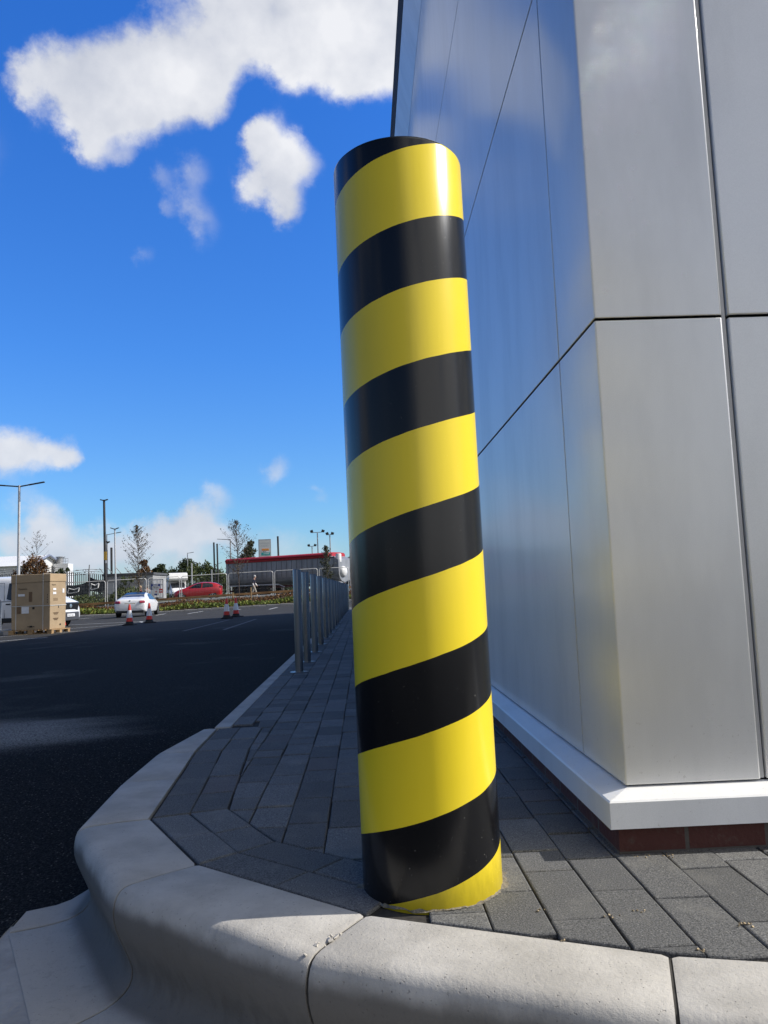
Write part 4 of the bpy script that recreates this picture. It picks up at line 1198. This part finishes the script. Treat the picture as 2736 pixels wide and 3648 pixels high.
lamp('lamp post hidden behind the dark pole, its arm reaching right', -24.85, 75, .4, 7.05, .07, [(1.4, .16)], M_polelt, head=.55, hw=.06)
lamp('slim post with drooping camera head right of the dark pole', -23.15, 70, .4, 5.9, .06, [(.22, .05), (-.05, .10)], M_polelt, head=.2, hw=.11)
lamp('slim grey lamp post above the box van, arm reaching right', -22.75, 100, .4, 6.35, .075, [(.82, .05)], M_galv, head=.45, hw=.06)
lamp('lamp post with a long arm reaching left beside the tall sapling', -14.6, 85, .4, 6.85, .09, [(-1.45, .06)], M_polelt, head=.5, hw=.05)
lamp('small distant lamp post behind the paired bare poles', -22.6, 120, .4, 5.65, .07, [(.6, .10)], M_galv, head=.35, hw=.05)
def pole(label, X, Y, z1, r, m, lean=0.):
    t = thing('bare_pole', label, 'pole', (X, Y, .38), 0, 'bare poles behind the fences')
    b = MB(); b.tube([(0, 0, 0), (lean, 0, z1 - .38)], r, 10); b.build('shaft', m, t, smooth_a=50)
    b = MB(); b.lathe([(r * 1.1, z1 - .40), (r * 1.1, z1 - .34), (r * .3, z1 - .30)], 10, (lean, 0, 0)); b.build('cap', m, t)
pole('dark bare pole between the dark lamp pole and the slim white lamp post', -22.75, 70, 5.33, .10, M_pole, -.03)
pole('taller of two close dark bare poles above the red hatchback', -15.40, 80, 6.15, .085, M_pole, -.06)
pole('shorter of two close dark bare poles above the red hatchback', -15.06, 80, 6.0, .085, M_pole, -.06)
pole('short grey post right of the white box van', -16.67, 75, 3.84, .06, M_galvl)
pole('short grey post left of the paired bare poles', -14.75, 75, 3.16, .07, M_galv)
pole('black ringed pole standing behind the red trailer cover', -8.75, 80, 6.55, .10, M_pole, -.05)
def flood(label, X, Y, z1, w_):
    t = thing('floodlight_mast', label, 'floodlight', (X, Y, .4), 0, 'floodlight masts behind the trailer')
    b = MB(); b.tube([(0.06, 0, 0), (0, 0, z1 - .4)], .08, 8); b.tube([(-w_, 0, z1 - .35), (w_, 0, z1 - .3)], .05, 6); b.build('mast', M_galv, t)
    b = MB()
    for sg in (1, -1): b = MB(); b.box((sg * w_, 0, z1 - .15), (.42, .3, .34), Euler((0, sg * .35, 0))); b.build('floodlight_head', M_pole, t)
flood('tallest floodlight mast with two wide set heads above the trailer', -6.41, 110, 9.1, .82)
flood('floodlight mast with close heads above the small leafy sapling', -4.63, 110, 8.7, .38)
flood('smallest floodlight mast, left of the tall ones above the trailer', -8.55, 130, 8.3, .55)

# totem sign
t = thing('totem_sign', 'tall pale totem sign with orange and teal panels behind the trailer', 'sign', (-12.72, 100, .4), R(3))
b = MB(); b.box((0, 0, 3.7), (1.62, .26, 7.3)); b.build('frame', mat('totem_edge', (.36, .38, .40), .5, metal=.3, var=.1, scale=2), t, bevel=.02)
b = MB(); b.box((0, -.12, 3.65), (1.42, .06, 7.1)); b.build('face', M_signgrey, t)
MS = mat('faded_sign_lettering', (.36, .40, .43), .6, var=.1, scale=6)
text_mesh('lettering', 'GARRISON', .24, MS, t, Matrix.Translation((0, -.155, 6.74)) @ F, align='CENTER', spacing=1.1)
text_mesh('lettering', 'COURT', .26, MS, t, Matrix.Translation((0, -.155, 6.38)) @ F, align='CENTER', spacing=1.25)
b = MB(); b.box((.08, -.16, 5.98), (.90, .03, .27)); o_ = b.build('orange_panel', M_orange, t)
b = MB(); b.box((.12, -.18, 5.98), (.7, .015, .07)); b.box((.46, -.18, 6.04), (.1, .015, .12)); b.build('printing', M_yellowp, o_)
b = MB(); b.box((.06, -.16, 5.72), (.74, .03, .19)); o_ = b.build('white_panel', M_paper, t)
b = MB(); b.box((-.16, -.18, 5.73), (.18, .015, .07)); b.box((.06, -.18, 5.73), (.2, .015, .045)); b.build('printing', M_ink, o_)
b = MB(); b.box((.12, -.16, 5.42), (1.14, .03, .36)); o_ = b.build('teal_panel', M_teal, t)
b = MB(); b.box((.18, -.18, 5.44), (.72, .015, .07)); b.build('printing', M_paper, o_)

# ------------------------------------------------------------------ distant warehouse and tower
t = thing('white_warehouse', 'large white warehouse with a pitched roof beyond the fence', 'building', (-47, 115, 0), R(180))
# local x runs along the ridge away from the gable, local y across
W2 = 6.4
b = MB(); b.prism([(-W2, 0), (W2, 0), (W2, 5.9), (0, 7.55), (-W2, 5.9)], 'X', 0, 60); b.build('wall', mat('warehouse_wall', (.62, .62, .61), .7, var=.06, scale=.5), t)
b = MB()
b.loft([[(x, y, z) for x in (-.5, 60.5)] for y, z in ((-W2 - .4, 5.85), (0, 7.62), (W2 + .4, 5.85))], caps=False, close=False)
o_ = b.build('roof', mat('white_roof_sheet', (.74, .74, .73), .6, var=.05, scale=.4), t)
b = MB()
for sg in (1, -1): b.tube([(-.5, 0, 7.6), (-.5, sg * (W2 + .4), 5.85)], .16, 6)
b.build('verge', mat('verge_blue_grey', (.22, .25, .33), .6, var=.1, scale=1), o_)
t = thing('white_silo', 'small white tower with round vent on top beside the warehouse gable', 'tower', (-45.6, 117.8, 0))
b = MB(); b.span((-1.1, -1, 0), (1.1, 1, 6.35)); b.build('tower', mat('silo_white', (.66, .66, .66), .6, var=.05, scale=1), t)
b = MB(); b.lathe([(.55, 6.3), (.55, 7.3), (.7, 7.35), (.7, 7.45), (.1, 7.5)], 16, (-.45, 0, 0)); b.build('vent', M_galv, t)
b = MB()
for x in (.3, .7, 1.1): b.tube([(x, -1, 6.3), (x, -1, 7.1)], .03, 4)
for z in (6.7, 7.1): b.tube([(.2, -1, z), (1.1, -1, z)], .03, 4)
b.build('railing', M_galv, t)

# ------------------------------------------------------------------ trees and shrubs
def leaves(b, c, rad, n, s, rg, squash=(1, 1, 1), up=.3):
    for k in range(n):
        d = Vector((rg.gauss(0, 1), rg.gauss(0, 1), rg.gauss(0, 1))).normalized() * rad * (rg.random() ** .45)
        p = Vector(c) + Vector((d.x * squash[0], d.y * squash[1], d.z * squash[2]))
        e = Euler((rg.uniform(0, 6.3), rg.uniform(0, 6.3), rg.uniform(0, 6.3))).to_matrix()
        a = s * rg.uniform(.6, 1.3)
        q = [p + e @ Vector(v) for v in ((-a * .5, 0, 0), (0, -a * .28, .1 * a), (a * .6, 0, 0), (0, a * .28, .1 * a))]
        b.face(q)
def sapling(label, X, Y, z0, h, seed, lf, nb, leafn, bare=.35, spread=.75, name='sapling', leaf=.10, tw=.035, crown_scale=1.):
    rg = random.Random(seed)
    t = thing(name, label, 'tree', (X, Y, z0), 0, 'young trees in the planting bed')
    b = MB()
    pts = [(0, 0, -.05)]
    for k in range(1, 9):
        pts.append((rg.uniform(-.03, .03) - .02 * k, rg.uniform(-.03, .03), h * k / 8))
    b.tube(pts, tw, 7, r2=.008); b.build('trunk', M_bark, t, smooth_a=60)
    lb, bb = MB(), MB()
    for k in range(nb):
        f_ = bare + (1 - bare) * (k + rg.random()) / nb
        z = h * min(.99, f_)
        w_ = spread * h * .2 * (math.sin(PI * min(1, max(.06, (f_ - bare) / (1 - bare) * .80 + .20))) ** .8) * rg.uniform(.6, 1.15) * crown_scale
        a = rg.uniform(0, 6.3)
        p0 = Vector((-.02 * f_ * 8, 0, z)); p1 = p0 + Vector((math.cos(a) * w_, math.sin(a) * w_, w_ * rg.uniform(.5, 1.3)))
        pm = p0.lerp(p1, .5) + Vector((0, 0, -.06 * w_))
        bb.tube([p0, pm, p1], .012, 4, r2=.004)
        for j in range(leafn):
            q = p0.lerp(p1, rg.uniform(.25, 1.08))
            leaves(lb, q, .10 + .06 * w_, 1, leaf, rg)
    bb.build('branches', M_bark, t); lb.build('crown', lf, t, fix=False)
    return t
sapling('slender half bare sapling with brown leaves behind the white coupe', -15.62, 54.0, .0, 5.8, 3, L_sap, 90, 13, .26, .85)
sapling('tallest thin sapling with sparse dark leaves in front of the trailer end', -8.9, 55.2, .15, 5.85, 5, L_sap, 84, 11, .30, 1.05)
sapling('small leafy green sapling in front of the trailer', -2.66, 58.6, .4, 3.75, 11, L_con, 70, 14, .30, .75, leaf=.12, tw=.025)
t = sapling('spindly bare sapling behind the twin arm lamp post', -24.9, 59.5, .2, 5.9, 21, L_sap, 36, 4, .35, 1.0)
# stakes beside the tall sapling
b = None
for k, (x, y_, h, lab) in enumerate(((-9.35, 55.0, .78, 'timber stake left of the tall sapling'), (-8.05, 55.0, 1.10, 'pale timber stake right of the tall sapling'))):
    t = thing('timber_stake', lab, 'stake', (x, y_, .1), 0, 'timber stakes beside the tall sapling')
    b = MB(); b.box((0, 0, h / 2), (.09, .09, h)); b.box((0, -.05, h * .8), (.11, .02, .06)); b.build('shaft', M_wood, t, bevel=.01)
def bush(label, X, Y, z0, parts, lf, leaf, n, seed, cat='bush', name='bush', trunk=True, group='trees and bushes behind the fences'):
    rg = random.Random(seed)
    t = thing(name, label, cat, (X, Y, z0), 0, group)
    if trunk:
        b = MB()
        for k in range(5):
            a = rg.uniform(0, 6.3); c = parts[rg.randrange(len(parts))]
            b.tube([(0, 0, 0), (c[0] * .4, c[1] * .4, c[2] * .55), (c[0], c[1], c[2])], .05, 5, r2=.012)
        b.build('trunk', M_bark, t)
    b = MB()
    tot = sum(p[3] ** 2 for p in parts)
    for (x, y_, z, r_) in parts:
        k = int(n * r_ * r_ / tot)
        # clumps
        for c in range(max(4, k // 16)):
            d = Vector((rg.gauss(0, 1), rg.gauss(0, 1), rg.gauss(0, 1))).normalized() * r_ * rg.uniform(.25, .95)
            leaves(b, (x + d.x, y_ + d.y, z + d.z * .85), r_ * .40, 26, leaf, rg)
    b.build('crown', lf, t, fix=False)
bush('autumn brown bush rising behind the box and panel van', -26.1, 61.0, .2, [(0, 0, 2.0, .8), (.45, 0, 2.9, .8), (-.6, 0, 1.6, .8), (.2, 0, 3.7, .6), (-.9, 0, 2.6, .6), (.9, 0, 3.4, .5), (-.4, 0, 3.3, .5), (1.1, 0, 2.4, .6)], L_brown, .14, 4200, 31)
bush('orange brown tree behind the slender sapling', -20.0, 70, .4, [(0, 0, 2.5, .55), (.4, 0, 2.8, .45), (-.35, 0, 1.7, .5), (.1, 0, 3.5, .4)], L_brown, .17, 2200, 32)
bush('dark green bush between the brown tree and the white box van', -20.0, 76, .4, [(0, 0, 2.2, .62), (.15, 0, 3.1, .5), (-.35, 0, 2.9, .45), (.4, 0, 2.5, .42)], L_green, .18, 2600, 33)
bush('dark tree directly above the white box van roof', -25.2, 108, .4, [(0, 0, 3.0, 1.8), (.3, 0, 4.8, 1.1), (1.5, 0, 4.2, 1.3), (-1.6, 0, 3.4, 1.2)], L_green, .30, 2600, 34)
bush('broad mid green tree behind the red hatchback', -20.3, 98, .4, [(0, 0, 2.4, 1.6), (1.6, 0, 2.6, 1.5), (-1.4, 0, 3.2, 1.4), (.6, 0, 3.9, 1.0), (2.9, 0, 2.0, 1.3)], L_mid, .26, 3600, 35)
bush('low green bush under the long armed lamp post', -17.0, 105, .4, [(0, 0, 1.8, 1.2), (1.5, 0, 2.0, 1.2), (3, 0, 1.6, 1.2)], L_mid, .24, 1600, 36)
bush('pointed dark green tree beside the totem sign', -14.75, 95, .4, [(0, 0, 2.6, 1.25), (.4, 0, 4.4, 1.1), (.75, 0, 5.7, .75), (1.0, 0, 6.6, .42), (-.9, 0, 4.0, .7)], L_con, .24, 4200, 37, 'tree', 'pointed_tree')
bush('tangled creeper over the palisade fence behind the box', -24.6, 61.7, .3, [(0, 0, 1.2, .7), (-.5, 0, 2.2, .6), (.4, 0, 2.8, .4), (1.1, 0, 2.9, .3), (-.6, 0, .6, .9)], L_green, .15, 1600, 38)
bush('green climbing shrub on the grey building left of the posters', -20.7, 66.2, .4, [(0, 0, 1.1, .5), (.9, 0, 1.9, .35), (.2, 0, 1.8, .4), (-.6, 0, .6, .5)], L_mid, .14, 900, 39)
# undergrowth at the foot of the palisade fence, ground cover in the bed and the far treeline
def massof(name, label, xs0, xs1, y0, y1, fz, hmax, lf, leaf, n, seed, cat):
    rg = random.Random(seed); b = MB()
    for k in range(n):
        x = rg.uniform(xs0, xs1); y_ = rg.uniform(y0, y1)
        hh = hmax * (.55 + .45 * math.sin(x * 1.3 + seed) * math.sin(x * .47 + 1)) * rg.random() ** .6
        leaves(b, (x, y_, fz(x, y_) + hh), .10, 3, leaf, rg)
    o = b.build(name, lf, fix=False)
    tag(o, label, cat, None, 'stuff')
massof('undergrowth', 'rough green undergrowth at the foot of the palisade fence', -34, -17.5, 57.5, 61.8, lambda x, y: zland(x, y), 1.15, L_mid, .17, 5200, 41, 'undergrowth')
massof('ground_cover', 'low yellow green plants along the planting bed kerb', -36, 4, 52.25, 53.4, lambda x, y: zland(x, y) + .03, .34, L_yel, .16, 4200, 42, 'ground cover')
massof('low_shrubs', 'brownish low shrubs on the bank below the rail', -36, 4, 53.5, 55.0, lambda x, y: zland(x, y) + .02, .32, L_brown, .13, 4200, 43, 'ground cover')
massof('treeline', 'far low line of trees along the horizon', -150, 90, 150, 175, lambda x, y: .3, 3.2, L_green, .9, 5200, 44, 'trees')
massof('treeline', 'far line of unseen trees added left of the car park to block low sky light', -105, -85, -60, 60, lambda x, y: -.3, 7., L_green, 1.4, 2200, 46, 'trees')  # added out of view to hold back low sky light from the left

# ------------------------------------------------------------------ people
def skinned(name, joints, edges, m, parent, sub=1):
    me = bpy.data.meshes.new(name)
    me.from_pydata([j[0] for j in joints], edges, [])
    me.materials.append(m)
    o = bpy.data.objects.new(name, me); COL.objects.link(o); o.parent = parent
    o.modifiers.new('k', 'SKIN')
    sv = me.skin_vertices[0].data
    for i, j in enumerate(joints):
        r_ = j[1]; sv[i].radius = (r_, r_) if not isinstance(r_, tuple) else r_
    sv[0].use_root = True
    q = o.modifiers.new('s', 'SUBSURF'); q.levels = q.render_levels = sub
    me.polygons.foreach_set('use_smooth', [True] * len(me.polygons))
    return o
def person(label, X, Y, Z, rz, top, legs, hair, stride=.25, arm=.15, height=1.75, sleeve=None, shoes=M_black, group='people behind the rail'):
    """faces local +Y; x to the right"""
    t = thing('person', label, 'person', (X, Y, Z), rz, group); k = height / 1.75
    s_ = stride
    J = [((0, 0, .93), (.13, .09)), ((0, .01, 1.15), (.12, .09)), ((0, .03, 1.38), (.15, .10)), ((0, .06, 1.50), .06), ((0, .11, 1.62), (.08, .09)), ((0, .11, 1.71), .07),
         ((.19, .03, 1.42), .055), ((.22, .03 - arm, 1.16), .042), ((.20, .10 - arm, .93), .032), ((.20, .13 - arm, .85), .036),
         ((-.19, .03, 1.42), .055), ((-.22, .03 + arm, 1.16), .042), ((-.20, .16 + arm, .95), .032), ((-.20, .20 + arm, .88), .036),
         ((.09, 0, .90), .085), ((.095, s_ * .55, .50), .058), ((.095, s_ * .9, .09), .038), ((.095, s_ * .9 + .14, .04), .032),
         ((-.09, 0, .90), .085), ((-.095, -s_ * .25, .49), .058), ((-.095, -s_ * 1.1, .14), .038), ((-.095, -s_ * 1.1 + .11, .04), .032)]
    J = [((p[0] * k, p[1] * k, p[2] * k), r_) for p, r_ in J]
    E_ = [(0, 1), (1, 2), (2, 3), (3, 4), (4, 5), (2, 6), (6, 7), (7, 8), (8, 9), (2, 10), (10, 11), (11, 12), (12, 13), (0, 14), (14, 15), (15, 16), (16, 17), (0, 18), (18, 19), (19, 20), (20, 21)]
    skinned('body', J, E_, M_skin, t)
    def sub_(idx, ed, grow, nm, m_):
        mp_ = {v: i for i, v in enumerate(idx)}
        jj = [(J[i][0], (J[i][1][0] + grow, J[i][1][1] + grow) if isinstance(J[i][1], tuple) else J[i][1] + grow) for i in idx]
        skinned(nm, jj, [(mp_[a], mp_[c_]) for a, c_ in ed], m_, t)
    sub_([0, 1, 2, 6, 7, 10, 11], [(0, 1), (1, 2), (2, 6), (6, 7), (2, 10), (10, 11)], .026, 'jacket', top)
    sub_([7, 8], [(7, 8)], .02, 'sleeve', sleeve or top); sub_([11, 12], [(11, 12)], .02, 'sleeve', sleeve or top)
    sub_([0, 14, 15, 16, 18, 19, 20], [(0, 14), (14, 15), (15, 16), (0, 18), (18, 19), (19, 20)], .024, 'trousers', legs)
    for i in (16, 20):
        f_ = Vector(J[i][0]); b = MB(); b.box((f_.x, f_.y + .07, f_.z - .045), (.10, .27, .09)); b.build('shoe', shoes, t, bevel=.03)
    b = MB(); hd = Vector(J[5][0]); b.lathe([(.03, .085), (.075, .06), (.102, .0), (.098, -.05), (.085, -.06)], 14, (hd.x, hd.y - .02, hd.z + .01)); b.build('hair', hair, t, smooth_a=60)
    b = MB(); b.box((hd.x, hd.y + .105, hd.z - .075), (.03, .035, .045)); b.build('nose', M_skin, t, bevel=.01)
M_navy = mat('navy_cloth', (.012, .015, .04), .85, var=.2, scale=9)
person('white haired person in navy and white top walking right behind the rail', -8.85, 62, .42, R(-82), M_navy, mat('beige_cloth', (.38, .34, .30), .9, var=.1, scale=9), mat('grey_hair', (.5, .48, .46), .8, var=.1, scale=30), .30, .10, 1.76, M_paper, mat('blue_shoes', (.12, .22, .42), .7, var=.1, scale=9))
person('person in dark red top standing just right of the bare sapling trunk', -18.42, 63.6, .12, R(-100), mat('dark_red_cloth', (.20, .02, .02), .85, var=.2, scale=9), M_navy, mat('fair_hair', (.42, .30, .17), .8, var=.1, scale=30), .1, .05, 1.58)
person('person in grey beige jacket and black trousers standing before the posters', -17.78, 63.6, .12, R(20), mat('grey_beige_cloth', (.36, .31, .28), .9, var=.1, scale=9), M_ink, mat('dark_hair', (.05, .035, .025), .8, var=.1, scale=30), .05, .05, 1.54)

# ------------------------------------------------------------------ camera, sun, sky
cam_d = bpy.data.cameras.new('camera'); cam = bpy.data.objects.new('camera', cam_d); COL.objects.link(cam)
cam_d.sensor_fit = 'HORIZONTAL'; cam_d.sensor_width = 36.; cam_d.lens = 36. * 1650 / 1659
cam_d.clip_start = .05; cam_d.clip_end = 9000
Wm = Matrix.Rotation(R(-1.7209), 4, 'Z') @ Matrix.Rotation(R(90 + 5.7253), 4, 'X') @ Matrix.Rotation(-.038, 4, 'Z')
cam.matrix_world = Matrix.Translation((0, 0, .75)) @ Wm
scene.camera = cam

SUN_EL, SUN_DEV = R(38.0), R(.3)
sd = Vector((math.cos(SUN_EL) * math.cos(SUN_DEV), -math.cos(SUN_EL) * math.sin(SUN_DEV), math.sin(SUN_EL)))
sl = bpy.data.lights.new('sun', 'SUN'); sl.energy = 5.0; sl.angle = R(.55); sl.color = (1., .955, .89)
so = bpy.data.objects.new('sun', sl); COL.objects.link(so)
so.rotation_euler = sd.to_track_quat('Z', 'Y').to_euler(); so.location = (30, 0, 30)

w = bpy.data.worlds.new('World'); scene.world = w; w.use_nodes = True
N, L = w.node_tree.nodes, w.node_tree.links
bg = [n for n in N if n.type == 'BACKGROUND'][0]
sky = N.new('ShaderNodeTexSky'); sky.sky_type = 'NISHITA'; sky.sun_disc = False
sky.sun_elevation = SUN_EL; sky.sun_rotation = R(91.2); sky.altitude = 20; sky.air_density = 1.0; sky.dust_density = .4; sky.ozone_density = 3.0
tc = N.new('ShaderNodeTexCoord'); gv = tc.outputs['Generated']
sepw = N.new('ShaderNodeSeparateXYZ'); L.new(gv, sepw.inputs[0])
elev = sepw.outputs[2]
tint = N.new('ShaderNodeValToRGB')
tint.color_ramp.elements[0].position = .0; tint.color_ramp.elements[0].color = (.80, 1.0, 1.22, 1)
tint.color_ramp.elements[1].position = .62; tint.color_ramp.elements[1].color = (.34, 1.07, 2.2, 1)
e = tint.color_ramp.elements.new(.10); e.color = (.66, 1.06, 1.45, 1)
e = tint.color_ramp.elements.new(.30); e.color = (.46, 1.06, 1.86, 1)
e = tint.color_ramp.elements.new(.86); e.color = (.19, .42, .60, 1)
L.new(elev, tint.inputs[0])
skyc = mixc(N, L, 1., sky.outputs[0], tint.outputs[0], 'MULTIPLY')
away = smooth(N, L, sepw.outputs[1], .25, -.25)
skyc = mixc(N, L, mathn(N, L, 'MULTIPLY', away, .72), skyc, mixc(N, L, 1., skyc, (.86, .42, .27), 'MULTIPLY'))
# clouds: soft lumps round fixed directions, broken up with noise
n1 = N.new('ShaderNodeTexNoise'); n1.inputs['Scale'].default_value = 11; n1.inputs['Detail'].default_value = 11; n1.inputs['Roughness'].default_value = .63; L.new(gv, n1.inputs['Vector'])
n2 = N.new('ShaderNodeTexNoise'); n2.inputs['Scale'].default_value = 5.5; n2.inputs['Detail'].default_value = 4; n2.inputs['Roughness'].default_value = .5; L.new(gv, n2.inputs['Vector'])
wv = N.new('ShaderNodeVectorMath'); wv.operation = 'MULTIPLY_ADD'
L.new(n1.outputs['Color'], wv.inputs[0]); wv.inputs[1].default_value = (.07, .07, .07); 
sub = N.new('ShaderNodeVectorMath'); sub.operation = 'SUBTRACT'; L.new(gv, sub.inputs[0]); sub.inputs[1].default_value = (.035, .035, .035)
L.new(sub.outputs[0], wv.inputs[2])
CL = [(-0.3392, 0.763, 0.5502, 0.032, 0.8), (-0.3015, 0.7775, 0.5519, 0.0559, 1), (-0.2598, 0.7853, 0.5619, 0.0703, 1), (-0.2104, 0.7878, 0.5789, 0.0675, 1), (-0.1772, 0.796, 0.5788, 0.0617, 1), (-0.2812, 0.8041, 0.5238, 0.0411, 0.9), (-0.2375, 0.8106, 0.5353, 0.0487, 1), (-0.1961, 0.8097, 0.5531, 0.0558, 1), (-0.1578, 0.8119, 0.5621, 0.0422, 0.9), (-0.2836, 0.8182, 0.5, 0.0294, 0.7), (-0.2557, 0.8277, 0.4996, 0.0213, 0.5), (-0.0721, 0.7785, 0.6235, 0.0875, 1), (-0.012, 0.7863, 0.6178, 0.0956, 1), (0.0337, 0.7943, 0.6066, 0.0831, 1), (-0.1129, 0.7805, 0.6149, 0.0539, 0.8), (-0.055, 0.8034, 0.5929, 0.0559, 1), (0.0017, 0.8104, 0.5858, 0.0531, 1), (-0.1458, 0.7926, 0.5921, 0.0479, 1), (-0.1544, 0.7639, 0.6266, 0.0458, 0.7), (-0.1927, 0.7597, 0.6211, 0.0324, 0.4), (-0.1168, 0.7485, 0.6528, 0.1025, 0.9), (0.03, 0.7544, 0.6558, 0.1304, 1), (-0.3128, 0.7569, 0.5738, 0.0319, 0.3), (0.0697, 0.7771, 0.6255, 0.1014, 1), (0.1203, 0.7764, 0.6186, 0.0947, 0.8), (-0.0939, 0.8527, 0.5138, 0.0561, 1), (-0.0858, 0.871, 0.4837, 0.0498, 0.9), (-0.1033, 0.8442, 0.526, 0.0332, 0.8), (-0.0824, 0.8847, 0.4589, 0.0328, 0.8), (-0.0568, 0.8606, 0.5061, 0.0364, 0.9), (-0.1188, 0.8701, 0.4783, 0.0305, 0.5), (-0.1826, 0.85, 0.4942, 0.0384, 0.4), (-0.1973, 0.8655, 0.4604, 0.0437, 0.33), (-0.2221, 0.8474, 0.4823, 0.0235, 0.36), (-0.1759, 0.8788, 0.4436, 0.0384, 0.33), (-0.2478, 0.8798, 0.4056, 0.0229, 0.3), (-0.224, 0.8637, 0.4515, 0.0187, 0.32), (-0.4093, 0.8941, 0.182, 0.0388, 0.9), (-0.3849, 0.9062, 0.1751, 0.0342, 0.8), (-0.3592, 0.917, 0.1733, 0.031, 0.8), (-0.4193, 0.8931, 0.1629, 0.0371, 0.7), (-0.3499, 0.9216, 0.1682, 0.0195, 0.5), (-0.106, 0.9817, 0.1581, 0.0311, 0.48), (-0.0538, 0.9914, 0.1194, 0.0175, 0.35), (-0.3747, 0.9224, 0.0933, 0.0385, 0.75), (-0.3633, 0.9287, 0.0738, 0.0427, 0.6), (-0.3961, 0.9152, 0.0741, 0.0379, 0.55), (-0.4186, 0.9054, 0.0716, 0.0373, 0.5), (-0.3344, 0.9404, 0.0622, 0.0395, 0.5), (-0.3114, 0.9472, 0.076, 0.0337, 0.6), (-0.2962, 0.9527, 0.0672, 0.0323, 0.5), (-0.3591, 0.9322, 0.0459, 0.0544, 0.5), (-0.4056, 0.913, 0.0442, 0.0526, 0.5), (-0.3146, 0.9482, 0.0448, 0.0479, 0.4), (-0.234, 0.9673, 0.098, 0.035, 0.75), (-0.2561, 0.9627, 0.0867, 0.033, 0.65), (-0.212, 0.9727, 0.0948, 0.0353, 0.75), (-0.1928, 0.978, 0.0798, 0.0355, 0.65), (-0.1733, 0.9826, 0.0675, 0.034, 0.5), (-0.2238, 0.972, 0.0716, 0.0502, 0.6), (-0.2725, 0.9594, 0.0726, 0.0327, 0.45), (-0.2244, 0.9734, 0.0453, 0.0668, 0.5), (-0.2784, 0.9593, 0.0468, 0.0489, 0.45), (-0.1829, 0.9757, 0.1208, 0.0356, 0.6), (-0.1506, 0.9871, 0.055, 0.0599, 0.45), (-0.1095, 0.9922, 0.0598, 0.0519, 0.35), (-0.3948, 0.9115, 0.1151, 0.0455, 0.35), (-0.0563, 0.9974, 0.0461, 0.0698, 0.3), (-0.4849, 0.8707, 0.0823, 0.0843, 0.8), (-0.4679, 0.8639, 0.1862, 0.0637, 0.7), (-0.4517, 0.7537, 0.4773, 0.1237, 0.7)]
dens = None
for (dx, dy, dz, rad, st) in CL:
    vs = N.new('ShaderNodeVectorMath'); vs.operation = 'DISTANCE'
    L.new(wv.outputs[0], vs.inputs[0]); vs.inputs[1].default_value = (dx, dy, dz)
    m_ = N.new('ShaderNodeMapRange'); m_.interpolation_type = 'SMOOTHSTEP'
    m_.inputs['From Min'].default_value = 0; m_.inputs['From Max'].default_value = rad
    m_.inputs['To Min'].default_value = st; m_.inputs['To Max'].default_value = 0
    L.new(vs.outputs['Value'], m_.inputs[0])
    dens = m_.outputs[0] if dens is None else mathn(N, L, 'ADD', dens, m_.outputs[0])
dens = mathn(N, L, 'MINIMUM', dens, 1.15)
# loose cumulus over the rest of the sky, behind and beside the viewer
back = smooth(N, L, sepw.outputs[1], .35, -.15)
n3 = N.new('ShaderNodeTexNoise'); n3.inputs['Scale'].default_value = 2.6; n3.inputs['Detail'].default_value = 3; L.new(gv, n3.inputs['Vector'])
back = mathn(N, L, 'MULTIPLY', back, smooth(N, L, sepw.outputs[0], -.25, .40))
loose = mathn(N, L, 'MULTIPLY', back, smooth(N, L, n3.outputs['Fac'], .30, .48))
loose2 = mathn(N, L, 'MULTIPLY', smooth(N, L, sepw.outputs[0], -.50, -.80), mathn(N, L, 'MULTIPLY', smooth(N, L, n3.outputs['Fac'], .46, .66), .8))  # clouds added out of view on the left to pale the side wall
dens = mathn(N, L, 'MAXIMUM', mathn(N, L, 'MAXIMUM', dens, loose), loose2)
f = mathn(N, L, 'ADD', dens, mathn(N, L, 'MULTIPLY', mathn(N, L, 'SUBTRACT', n1.outputs['Fac'], .5), 1.4))
gate = smooth(N, L, dens, .0, .30)
mask = mathn(N, L, 'MULTIPLY', smooth(N, L, f, .02, 1.0), gate)
cc = N.new('ShaderNodeValToRGB'); L.new(mathn(N, L, 'ADD', mathn(N, L, 'MULTIPLY', n2.outputs['Fac'], .65), mathn(N, L, 'MULTIPLY', n1.outputs['Fac'], .35)), cc.inputs[0])
cc.color_ramp.elements[0].position = .38; cc.color_ramp.elements[0].color = (.60, .63, .70, 1)
cc.color_ramp.elements[1].position = .60; cc.color_ramp.elements[1].color = (.92, .925, .94, 1)
lowc = mixc(N, L, smooth(N, L, elev, .26, .06, 0, .45), cc.outputs[0], (.56, .64, .78))
sunny = mathn(N, L, 'MULTIPLY', back, .75)
lowc = mixc(N, L, smooth(N, L, sepw.outputs[0], -.50, -.80, 0, .75), lowc, (.30, .34, .42))
lowc = mixc(N, L, sunny, lowc, (1.4, 1.38, 1.35))
SKY = .11
skys = N.new('ShaderNodeVectorMath'); skys.operation = 'SCALE'; L.new(skyc, skys.inputs[0]); skys.inputs['Scale'].default_value = SKY
fin = mixc(N, L, mathn(N, L, 'MULTIPLY', mask, .94), skys.outputs[0], lowc)
sc1 = N.new('ShaderNodeVectorMath'); sc1.operation = 'SCALE'; L.new(fin, sc1.inputs[0]); sc1.inputs['Scale'].default_value = 1 / SKY
L.new(sc1.outputs[0], bg.inputs['Color'])
bg.inputs['Strength'].default_value = SKY

scene.view_settings.view_transform = 'Standard'
scene.view_settings.look = 'None'
scene.view_settings.exposure = 0
scene.view_settings.gamma = 1
scene.render.engine = 'CYCLES'
scene.cycles.use_denoising = True
scene.cycles.max_bounces = 8
